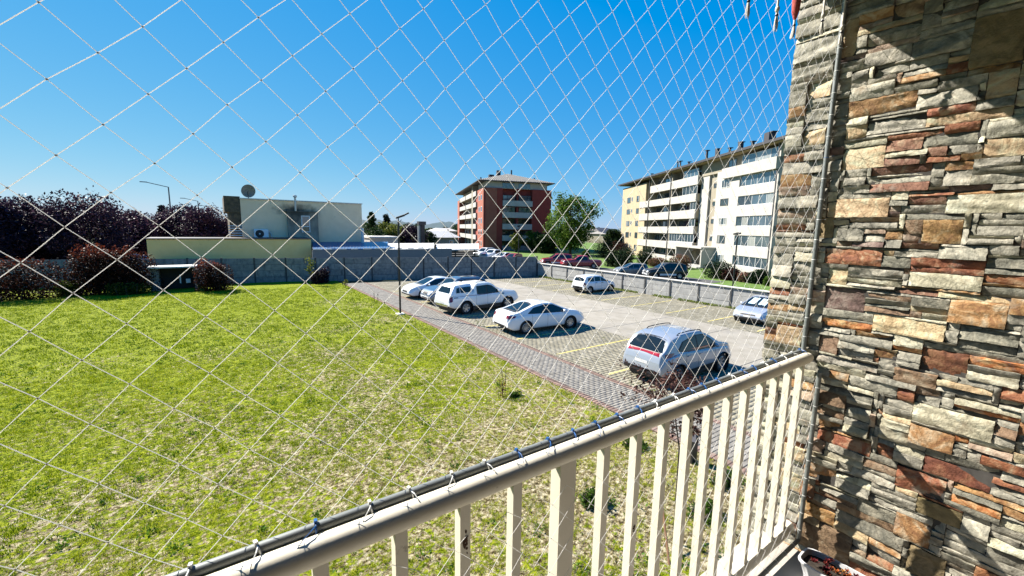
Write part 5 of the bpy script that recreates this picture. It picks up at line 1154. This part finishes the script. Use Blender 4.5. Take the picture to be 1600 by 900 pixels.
small_house(578, 622, 62, 369.5, 372, 'low beige annex with a flat roof behind the blue lean-to', m_wallw, m_cope, 6, flat=True)
small_house(671, 716, 78, 361, 371, 'house with a pale sheet roof behind the white canopy', m_walld, m_lr, 9)
small_house(690, 713, 120, 356.5, 361, 'distant house with a pale roof left of the red block', m_wallw, m_lr, 9)
tw = empty('brick_chimney', (at(659.5,370,58).x, 58, 0), 0, 'tall black chimney stack rising behind the white canopies', 'chimney')
zt2 = at(659,346,58).z
MB().box(-.32, .32, -.3, .3, 0, zt2-.5).build('stack', M('sooty_brick', [(.03,.03,.03),(.07,.06,.06)], scale=4, rough=.9), tw); MB().box(-.62, .5, -.35, .35, zt2-.5, zt2).build('cap', m_roofd, tw)
MB().box(-.62,-.34,-.2,.2,0,zt2-.6).build('metal_flue', M('galvanised', (.3,.33,.34), rough=.5, metal=.5), tw)
small_house(936, 962, 150, 356, 361, 'white walled distant house right of the big green tree', m_wallw, m_roofd, 12)
small_house(948, 968, 110, 361.5, 366, 'distant house with a dark gable roof beside the ochre end', m_walld, m_roofd, 10)
# small dark meter shelter in the back corner of the lawn
ss = empty('meter_shelter', (at(237,462,40).x, 40.2, 0), 0, 'low open shelter with a pale slab roof between the hedge and the red bush', 'shelter')
wS = at(309,462,40).x-at(237,462,40).x
MB().box(-.1, wS+.1, -.3, 1.3, 1.72, 1.82).build('roof_slab', m_cope, ss); MB().box(0, .5, 0, 1.1, 0, 1.72).build('side_wall', m_conc, ss); MB().box(wS-.12, wS, 0, 1.1, 0, 1.72).build('side_wall', m_conc, ss)
MB().box(.5, wS-.12, .9, 1.1, 0, 1.72).build('back_panel', m_tyre, ss)
MB().box(wS*.62, wS*.65, .2, .3, .5, 1.15).build('pipe', m_frame, ss); MB().box(wS*.76, wS*.86, .2, .5, .5, .8).build('meter', m_frame, ss)
# ---- street lamps and the floodlight
def floodlight(x, y, z, label, hdir=1):
    f = empty('floodlight_post', (x, y, 0), 0, label, 'lamp post')
    MB().tube([(0,0,0),(0,0,z)], .055, 12).build('pole', m_black, f, smooth=40)
    MB().bbox(-.22,.22,-.22,.22,0,.06,.02).build('footing', m_cope, f)
    MB().tube([(0,0,z-.03),(.1,0,z+.03),(.18,.0,z+.12)], .02, 6).tube([(-.0,0,z),(-.0,0,z+.2)], .03, 6).build('bracket', m_black, f)
    mb = MB(); mb.bbox(-.22,.26,-.16,.16,-.04,.06,.02); o = mb.build('lamp_head', m_black, f, loc=(.1,0,z+.28)); o.rotation_euler = (0, R(-20), R(-25))
    mb = MB(); mb.bbox(-.13,.2,-.13,.13,-.03,.05,.02); o = mb.build('lamp_head', m_black, f, loc=(.42,-.05,z+.42)); o.rotation_euler = (0, R(-28), R(-25))
    return f
floodlight(8.53, 23.35, 5.35, 'black floodlight post with two tilted heads at the edge of the lawn')
def small_post(x, y, z, label):
    f = empty('floodlight_post', (x, y, 0), 0, label, 'lamp post'); MB().tube([(0,0,0),(0,0,z)], .07, 8).build('pole', m_black, f, smooth=40)
    o = MB().bbox(-.3,.3,-.2,.2,-.06,.08,.02).build('lamp_head', m_black, f, loc=(-.1,0,z+.05)); o.rotation_euler = (0,R(10),R(60)); return f
p_ = gz(1145,447); small_post(p_.x, p_.y, at(1147,366,p_.y).z, 'black floodlight post on the lawn before the cream apartment block')
p_ = at(810,402,52); small_post(p_.x, 52, at(811,354,52).z, 'dark floodlight post before the dark red building')
def street_lamp(px, py, pb, Y, armpx, armpy, label):
    a = at(px, py, Y); b_ = at(armpx, armpy, Y); f = empty('street_lamp', (a.x, Y, 0), 0, label, 'street lamp', 'street lamps beyond the purple trees')
    MB().tube([(0,0,0),(0,0,a.z)], [.13,.08], 8).build('pole', m_pipe, f, smooth=40); MB().tube([(0,0,a.z-.05),(b_.x-a.x,0,b_.z-.05)], .06, 6).build('arm', m_pipe, f, smooth=40)
    MB().bbox(b_.x-a.x-.75, b_.x-a.x+.15, -.15, .15, b_.z-.1, b_.z+.02, .03).build('lamp_head', m_pipe, f); return f
street_lamp(263, 292, 330, 88, 228, 284, 'tallest grey street lamp with a long arm above the purple trees')
street_lamp(309, 314, 335, 120, 288, 309.5, 'second, shorter street lamp right of the tall one')
street_lamp(330, 325, 335, 150, 315, 320.5, 'farthest and smallest street lamp beside the slate clad corner')
# antenna masts far away
# ---------------------------------------------------------------- vegetation
m_bark = M('tree_bark', [(.05,.035,.025),(.13,.1,.075)], scale=12, rough=.95, bump=.01, bscale=20)
L_pur = leafmat('purple_plum_leaves', [(.012,.008,.016),(.03,.017,.034),(.08,.04,.07),(.19,.1,.13)], .2)
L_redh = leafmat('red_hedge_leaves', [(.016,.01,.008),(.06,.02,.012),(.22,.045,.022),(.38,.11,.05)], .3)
L_grn = leafmat('green_tree_leaves', [(.03,.07,.008),(.09,.17,.02),(.18,.29,.04),(.32,.4,.07)], .4)
L_grn2 = leafmat('dark_green_leaves', [(.008,.02,.008),(.02,.045,.014),(.04,.08,.02),(.09,.13,.03)], .25)
L_yel = leafmat('yellow_green_leaves', [(.04,.06,.01),(.1,.14,.02),(.2,.22,.04),(.3,.3,.07)], .4)
L_con = leafmat('conifer_needles', [(.006,.016,.012),(.015,.035,.022),(.03,.055,.03)], .1)
L_plum = leafmat('plum_sapling_leaves', [(.03,.015,.014),(.08,.035,.03),(.17,.08,.065),(.28,.15,.11)], .35)
L_pink = leafmat('pink_blossom', [(.1,.1,.03),(.4,.16,.14),(.6,.35,.3)], .3)
def tree(name, label, x, y, h, w_, nleaf, lsize, lm, cat='tree', group=None, trunk=.25, z0=.25, limbs=9, clumps=26, squash=.55, seed=0, conic=False, airy=.5, lean=0):
    rs = random.Random(seed); g = np.random.default_rng(seed+3); t = empty(name, (x, y, 0), 0, label, cat, group)
    mb = MB(); mb.tube([(0,0,-.2),(rs.uniform(-.1,.1)*w_*.1,0,h*z0),(lean*.3,0,h*.55),(lean,0,h*.85)], [trunk,trunk*.7,trunk*.4,trunk*.1], 7)
    cs = []
    for k in range(clumps):
        u = (k+.5)/clumps
        zc = h*(z0+(1-z0)*(u if not conic else u**1.1)*.95)
        if conic: rad = w_/2*(1-u)*.85+.05
        else: rad = w_/2*math.sqrt(max(0, 1-((zc/h-(z0+1)/2)/((1-z0)/2))**2))*.82
        a = k*2.399+rs.uniform(-.5,.5); rr_ = rad*rs.uniform(.35, 1.0); cs.append((math.cos(a)*rr_+lean*u, math.sin(a)*rr_, zc))
    for k in range(limbs):
        c = cs[int((k+.5)*len(cs)/limbs) % len(cs)]; zb_ = h*z0*rs.uniform(.7,1)+c[2]*.25; mb.tube([(0,0,zb_*.8),(c[0]*.5,c[1]*.5,(zb_+c[2])*.5),c], [trunk*.35,trunk*.2,trunk*.06], 5)
    mb.build('trunk', m_bark, t, smooth=60)
    P, T = [], []
    per = nleaf//clumps
    for k, c in enumerate(cs):
        cr = w_*(.5/ (clumps**.33))*rs.uniform(.75,1.35)*(1-.5*(k/clumps) if conic else 1)
        d = g.normal(size=(per,3)); d /= np.linalg.norm(d,axis=1)[:,None]; r_ = cr*g.uniform(.15,1,per)**airy*(1+.25*np.sin(d[:,0]*5+k)*np.cos(d[:,1]*4)); d[:,2] *= squash+.15
        P.append(np.array(c)+d*r_[:,None]); T.append(np.clip(g.normal(.42,.2,per)+rs.uniform(-.15,.2),0,1))
    P = np.vstack(P); P[:,2] = np.maximum(P[:,2], .15)
    leafcloud('crown', P, lsize, lm, t, np.concatenate(T)); return t
ti = 0
for px, pyt, Y, w_ in ((-45,300,60,9),(8,303,62,8),(70,312,66,8),(132,304,60,9),(186,318,66,7),(232,325,70,7),(285,318,74,8),(322,322,70,8),(352,338,72,6)):
    a = at(px, pyt, Y); ti += 1
    lab = ['purple leaved plum tree cut off by the left edge of the photo','tall purple leaved tree near the left edge','purple leaved tree between the two tallest ones on the left','tallest round topped purple leaved tree left of the street lamps','low purple leaved tree right of the round topped one','purple leaved tree just left of the tall street lamp','purple leaved tree under the second street lamp','broad purple leaved tree left of the slate clad corner','last low purple leaved tree touching the slate clad corner'][ti-1]
    tree('plum_tree', lab, a.x, Y, a.z*(.84 if ti in (1,3,5,6) else .92), w_, 14000, .15, L_pur, 'tree', 'purple leaved trees along the street', seed=ti, z0=.13, clumps=40, squash=.8, airy=.7)
tree('conifer', 'small dark green conifer behind the purple trees near the tall lamp', at(252,320,80).x, 80, at(252,318,80).z, 5, 3000, .2, L_con, seed=40, conic=True, z0=.1)
# hedges and bushes at the lawn edge
def bush(name, label, x0, x1, y0, y1, h, n, ls, lm, cat='bush', seed=0, group=None, bumps=7, topm=None, legs=True):
    g = np.random.default_rng(seed); t = empty(name, ((x0+x1)/2, (y0+y1)/2, 0), 0, label, cat, group)
    hx, hy = (x1-x0)/2, (y1-y0)/2; P = []
    cs = [(g.uniform(-hx*.75,hx*.75), g.uniform(-hy*.5,hy*.5), g.uniform(.3,.72)*h) for _ in range(bumps)]+[(hx*(2*(k+.5)/bumps-1)*.85, 0, h*.5) for k in range(bumps)]+[(hx*(2*(k+.5)/bumps-1)*.85, 0, h*.18) for k in range(bumps)]
    per = n//len(cs)
    for c in cs:
        d = g.normal(size=(per,3)); d /= np.linalg.norm(d,axis=1)[:,None]; r_ = g.uniform(.3,1,per)**.4
        P.append(np.array(c)+d*r_[:,None]*np.array([max(hx*1.15/ (bumps**.5), hy*.5), hy*.8, h*.42])*g.uniform(.8,1.15))
    P = np.vstack(P); P[:,2] = np.abs(P[:,2]); P = P[P[:,2] < h*1.12]
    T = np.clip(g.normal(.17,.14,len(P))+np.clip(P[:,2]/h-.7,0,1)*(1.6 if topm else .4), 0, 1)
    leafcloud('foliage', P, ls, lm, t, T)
    mb = MB()
    for k in range(8): a = g.uniform(0,6.28); q = (hx*g.uniform(-.6,.6), hy*.4*math.sin(a)); mb.tube([(q[0],q[1],-.1),(q[0]*1.1+.1*math.cos(a),q[1]*1.2,h*.4),(q[0]*1.2,q[1]*1.4,h*.75)], [.035,.025,.01], 5)
    mb.build('stem', m_bark, t); return t
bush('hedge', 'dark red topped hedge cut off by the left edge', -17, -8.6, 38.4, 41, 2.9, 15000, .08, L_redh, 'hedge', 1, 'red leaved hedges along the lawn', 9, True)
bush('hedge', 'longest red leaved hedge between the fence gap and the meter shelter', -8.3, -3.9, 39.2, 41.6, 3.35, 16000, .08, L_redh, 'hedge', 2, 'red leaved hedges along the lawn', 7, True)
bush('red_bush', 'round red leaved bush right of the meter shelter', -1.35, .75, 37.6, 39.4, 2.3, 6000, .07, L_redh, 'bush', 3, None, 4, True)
bush('dark_bush', 'small dark round bush against the back wall', 6.6, 7.9, 39.1, 40.2, 1.35, 3500, .06, L_pur, 'bush', 4, None, 3)
# iron fence showing in the hedge gap
ff = empty('iron_fence', (-17, 41.3, 0), 0, 'black iron bar fence seen in the gap of the red hedge', 'fence')
MB().box(0, 13.0, -.02, .02, 1.35, 1.4).box(0, 13.0, -.02, .02, .2, .25).build('rail', m_black, ff)
bm_ = MB().box(-.012, .012, -.012, .012, .05, 1.5).mesh('bar', m_black)
for k in range(100): inst('bar', bm_, ff, (.13*k, 0, 0))
MB().box(8.2, 8.32, -.06, .06, 0, 1.55).box(0, .1, -.06, .06, 0, 1.55).build('post', m_black, ff)
bush('shrub', 'pale green undergrowth around the iron fence', -8.9, -7.9, 39.5, 41, 1.1, 2500, .07, L_yel, 'shrub', 6)
bush('shrub', 'green weeds below the red hedge left of the meter shelter', -6.4, -4.0, 38.7, 39.4, .9, 2000, .06, L_yel, 'shrub', 7)
tree('young_tree', 'thin yellow leaved sapling in front of the back wall', 6.3, 38.6, 2.3, .8, 160, .1, L_yel, 'tree', trunk=.03, z0=.5, limbs=4, clumps=5, seed=50, squash=1)
tree('young_tree', 'small yellow shoot at the far corner of the lawn by the footpath', 8.35, 35.4, .75, .5, 90, .07, L_yel, 'tree', trunk=.015, z0=.3, limbs=3, clumps=4, seed=51)
# background trees
tree('green_tree', 'large spreading green tree between the red building and the ochre block', 58.5, 62.5, 11.6, 12.5, 10000, .24, L_grn, seed=60, z0=.14, clumps=44, squash=.6, airy=.9, trunk=.35, limbs=16, lean=-.5)
tree('dark_tree', 'dark green rounded tree right of the big green one', at(958,385,66).x, 66, at(958,357,66).z-.3, 5.5, 5000, .2, L_grn2, seed=61, z0=.1, clumps=26)
tree('dark_tree', 'dark tree filling the base of the red building', at(852,380,70).x, 70, at(850,372,70).z+.6, 8, 8000, .22, L_grn2, seed=62, z0=.08, clumps=24)
tree('young_tree', 'yellow green young tree before the front of the red building', at(806,390,74).x, 74, at(806,365,74).z, 3.6, 2600, .16, L_yel, seed=63, z0=.2)
tree('young_tree', 'young green tree at the right corner of the red building', at(832,390,74).x, 74, at(832,362,74).z, 4.2, 2600, .17, L_grn, seed=64, z0=.2)
tree('pointed_tree', 'slender pale green tree beside the beige house wall', at(581,360,80).x, 80, at(581,329,80).z, 5.2, 4000, .18, L_grn2, seed=65, conic=True, z0=.1)
tree('conifer', 'dark pointed conifer left of the floodlight post', at(604,360,92).x, 92, at(604,334.5,92).z, 6, 4200, .2, L_con, seed=66, conic=True, z0=.15)
tree('green_tree', 'yellow green willow behind the low beige annex', at(607,370,72).x, 72, at(607,349,72).z, 6, 5200, .18, L_yel, seed=67, z0=.05)
tree('green_tree', 'light green tree right of the floodlight post', at(632,370,76).x, 76, at(632,352,76).z, 5, 4200, .18, L_yel, seed=68, z0=.05)
tree('dark_tree', 'dark green shrubby tree behind the pale annex roof', at(590,370,68).x, 68, at(590,357,68).z, 4.5, 4200, .18, L_grn2, seed=69, z0=.03)
tree('plum_tree', 'dark purple tree left of the black chimney stack', at(647,370,70).x, 70, at(647,353,70).z, 5.5, 5200, .17, L_pur, seed=70, z0=.05)
tree('dark_tree', 'dark green tree right of the black chimney stack', at(668,372,74).x, 74, at(668,362,74).z, 5, 3800, .18, L_grn2, seed=71, z0=.03)
def tp(px, py): q = gz(px, py); return q.x, q.y
for i, (px, py, h, w_, lm, lab) in enumerate(((972,411,3.6,3.0,L_redh,'reddish bush left of the ochre end wall'),(974,418,2.6,2.6,L_grn2,'dark bush in front of the ochre end wall'),(958,416,2.2,2.4,L_grn2,'low green bush behind the red pickup'),
    (1008,412,2.2,2.6,L_grn2,'dark bush under the ochre wall'),(1026,416,1.3,2.4,L_pink,'low pink flowering bush by the first balconies'),(1063,419,2.0,3.0,L_pink,'tall pale flowering bush left of the porch'),(1045,420,1.2,2.2,L_grn2,'small dark bush between the two flowering ones'),
    (1122,434,2.1,3.2,L_grn2,'big round bush with flowers right of the porch'),(1142,437,1.3,2.0,L_redh,'reddish bush beside the floodlight post'),(1166,440,1.0,1.9,L_pink,'pinkish bush under the ground floor windows'),(1184,442,1.5,2.0,L_grn2,'dark bush near the corner of the cream block'),(1204,446,1.0,1.4,L_grn,'light green bush at the corner of the cream block'),(942,402,3.2,3.2,L_grn2,'dark bush right of the big green tree trunk'),(915,401,1.2,1.4,L_grn,'small round shrub on the far lawn'))):
    x, y = tp(px, py); bush('garden_bush', lab, x-w_/2, x+w_/2, y-w_/2, y+w_/2, h, 3200, .1, lm, 'bush', 100+i, None, 4)
# far hills and tree line
def hill(name, px0, px1, Y, tops, mat):
    n_ = len(tops); V = []; F = []
    for i, t_ in enumerate(tops):
        px = px0+(px1-px0)*i/(n_-1); d = ray(px, 356); d = Vector((d.x, d.y)).normalized(); q = d*Y; b2 = d*(Y*1.4); z = CAMH+(t_)*Y/FPX
        V += [(q.x*.92, q.y*.92, -5), (q.x, q.y, z), (b2.x, b2.y, -5)]
    for i in range(n_-1): F += [(i*3,i*3+3,i*3+4,i*3+1),(i*3+1,i*3+4,i*3+5,i*3+2)]
    o = MB().add(V, F).build(name, mat, smooth=80); o['kind'] = 'structure'
rs = random.Random(9)
m_hill_haze = M('hill_painted_haze', [(.03,.07,.09),(.05,.1,.115)], scale=.02, rough=1)  # distance haze painted in as a bluish base colour
hill('hills', 520, 1240, 1400, [4+3.5*math.sin(i*.13)+2.5*rs.random()+(6 if 28 < i < 40 else 0)*math.sin((i-28)/12*math.pi) for i in range(140)], m_hill_haze)
hill('hills', -900, 520, 1300, [3+2*rs.random() for i in range(80)], m_hill_haze)
hill('hills', 1240, 4000, 1300, [3+2*rs.random() for i in range(80)], m_hill_haze)
g = np.random.default_rng(77); P = []
for k in range(26000):
    px = g.uniform(560, 1240); Y = g.uniform(230, 420); d = ray(px, 356); d = Vector((d.x, d.y)).normalized()*Y; P.append((d.x, d.y, g.uniform(0, 4.5+1.8*math.sin(px*.09)+1.2*math.sin(px*.31))))
tag(leafcloud('far_woodland', P, .8, L_grn2, None, np.clip(g.normal(.4,.2,len(P)),0,1)), 'distant line of dark green trees on the horizon', 'trees', kind='stuff')
# plum sapling below the balcony, with its stem and crown
sp = empty('plum_sapling', (5.85, 3.5, 0), 0, 'thin purple leaved plum sapling below the railing, before the blue grey car', 'tree'); sp_ = MB(); rs = random.Random(4)
sp_.tube([(0,0,0),(-.02,.02,.8),(-.08,0,1.7),(-.42,0,2.8)], [.02,.017,.013,.007], 6); P = []; T = []
for k in range(36):
    a = rs.uniform(0, 6.28); z0_ = rs.uniform(2.0, 2.85); L_ = rs.uniform(.35,.85); el = rs.uniform(-.1,.9); e_ = (math.cos(a)*L_*math.cos(el)-.5, math.sin(a)*L_*math.cos(el), min(z0_+L_*math.sin(el), 3.38))
    m_ = (e_[0]*.5, e_[1]*.5, (z0_+e_[2])/2+.06); sp_.tube([(-.28,0,z0_), m_, e_], [.006,.0045,.002], 4)
    for q in range(62):
        u = rs.uniform(.25, 1.02); c = [(1-u)**2*a_+2*u*(1-u)*b_+u*u*c_ for a_, b_, c_ in zip((-.28,0,z0_), m_, e_)]; P.append([v+rs.gauss(0,.045) for v in c]); T.append(rs.random())
sp_.build('stem', m_bark, sp, smooth=60); leafcloud('leaves', P, .031, L_plum, sp, np.array(T))
# smaller things on the lawn
def stick(name, label, cat, pts, r, mat): o = MB().tube(pts, r, 6).build(name, mat, smooth=60); return tag(o, label, cat)
tw_ = empty('staked_seedling', (6.77, 9.98, 0), 0, 'dry seedling between thin stakes in the middle of the lawn', 'plant')
mb = MB(); mb.tube([(0,0,0),(.02,0,.55),(-.02,.05,.95)], .009, 5).tube([(.1,0,0),(.12,.02,.85)], .009, 5).tube([(-.1,.05,0),(-.1,.02,.6)], .007, 5); mb.build('stakes', m_bark, tw_)
leafcloud('leaves', [(random.gauss(0,.07), random.gauss(0,.07), random.uniform(.05,.5)) for _ in range(90)], .03, L_redh, tw_)
bush('weed_clump', 'leafy green weed clump beside the dry seedling', 6.98, 7.32, 9.7, 10.0, .16, 420, .035, L_grn, 'plant', 201, None, 3)
st2 = empty('seedling_stakes', (6.1, 26.2, 0), 0, 'pair of short dark stakes standing in the far lawn', 'stakes')
q_ = gz(598, 473); st2.location = (q_.x-.5, q_.y+.2, 0); MB().tube([(0,0,0),(0,0,.75)], .02, 5).tube([(.25,0,0),(.25,0,.6)], .02, 5).build('stake', m_black, st2)
stick('leaning_stick', 'brown stick leaning in the grass behind the balusters', 'stick', [(5.35,3.25,0),(5.95,3.9,.75)], .018, M('old_stick', [(.16,.08,.04),(.26,.14,.07)], scale=20, rough=.9))
gl = empty('garden_light', (8.35, 4.75, 0), 0, 'short black garden light post with a tilted panel beside the footpath', 'garden light')
MB().box(-.09,.09,-.07,.07,0,.62).build('post', m_black, gl); o = MB().box(-.17,.17,-.1,.1,-.012,.012).build('tilted_panel', m_pipe, gl, loc=(-.1,0,.68)); o.rotation_euler = (0, R(-38), R(35))
for i, (x, y, w_, h) in enumerate(((5.5,5.0,.5,.22),(6.9,3.6,.6,.25),(4.4,3.2,.6,.22),(7.8,5.9,.5,.2),(3.3,2.6,.5,.2),(8.1,3.9,.5,.24))):
    bush('weed_clump', ['leafy green weed by the path behind the fifth baluster from the post','green weed clump near the foot of the garden light','dark green weed clump under the railing centre','weed clump at the path edge left of the purple sapling','weed clump low behind the broad railing post','leafy weed between garden light and stone wall'][i], x-w_/2, x+w_/2, y-w_/2, y+w_/2, h, 700, .035, L_grn, 'plant', 210+i, None, 3)
# ---------------------------------------------------------------- parked cars (nose along local +x)
PI = math.pi
car('parked_car', 'white saloon parked with its tail to the footpath, dark side windows', 'car', 13.42, 16.45, R(-4), sedan, m_white, 'cars parked in the lot')
canopy_root = car('parked_pickup', 'white double cab pickup with a canopy and chrome rear bumper', 'pickup', 13.2, 22.35, R(6), pickup_c, m_white, 'cars parked in the lot')[0]
canopy(canopy_root, m_white)
car('parked_car', 'blue grey crossover with a red light bar behind the purple sapling', 'car', 13.55, 8.5, R(0), suv, m_greyblue, 'cars parked in the lot')
car('parked_car', 'dark blue older off-roader with pale bumper beside the white pickup', 'car', 13.25, 25.55, R(180), oldsuv, m_steelblue, 'cars parked in the lot')
car('parked_car', 'white saloon facing the footpath, farthest in its row by the back wall', 'car', 13.1, 28.4, R(180), mod(sedan, sidetrim=sedan['sidetrim']), m_white, 'cars parked in the lot')
car('parked_car', 'small white hatchback with black bumpers by the panel fence', 'car', 25.45, 24.2, R(0), hatch, m_white, 'cars parked in the lot')
rc, BC = car('parked_car', 'silver saloon with foil sun shades, beside the stone wall edge', 'car', 25.95, 11.1, R(183), civic, m_silver, 'cars parked in the lot')
for y0, y1 in ((.08,.24),(.28,.46),(-.46,-.12)):
    V = []; nn = 5
    for i in range(nn):
        for j in range(nn):
            yy = y0+(y1-y0)*i/(nn-1)+(.05*(j/(nn-1)) if y0 < 0 else 0); zz = 1.05+.27*j/(nn-1); V.append((BC.x_at(yy, zz, 1)+.014, yy, zz+.014))
    MB().add(V, [(i*nn+j, i*nn+j+1, (i+1)*nn+j+1, (i+1)*nn+j) for i in range(nn-1) for j in range(nn-1)]).build('sun_shade', m_shade, rc)
car('parked_pickup', 'red pickup with an open bed on the lane behind the panel fence', 'pickup', 39.6, 40.2, math.atan2(1.2,-2), openpick, m_red, 'cars beyond the panel fence')
car('parked_car', 'small red wagon with a white roof behind the red pickup', 'car', 38.8, 44.2, math.atan2(1.2,-2), oldsuv, m_red, 'cars beyond the panel fence')
car('parked_car', 'dark silver hatchback left of the black roof racked car', 'car', 38.4, 30.9, math.atan2(1.2,-2), hatch, m_greycar, 'cars beyond the panel fence')
car('parked_car', 'black estate with roof rails on the lane before the porch', 'car', 39.4, 27.2, math.atan2(1.2,-2), oldsuv, m_darkcar, 'cars beyond the panel fence')
for px, py, sp_c, pa, lab in ((757,399,oldsuv,m_white,'white wagon, leftmost car behind the back wall'),(771,402,openpick,m_white,'white pickup behind the back wall before the red building'),(787,405,sedan,m_white,'white saloon partly hidden by the back wall'),(801,407,hatch,m_red,'small red car at the end of the row behind the back wall')):
    q_ = gz(px, py, 1.0 if False else .4); car('parked_car' if sp_c is not openpick else 'parked_pickup', lab, 'car' if sp_c is not openpick else 'pickup', q_.x, q_.y, R(200), sp_c, pa, 'cars behind the back wall')
q_ = at(212, 388, 64); car('parked_car', 'pale car on the street glimpsed above the long red hedge', 'car', q_.x, 64, R(10), sedan, m_silver)
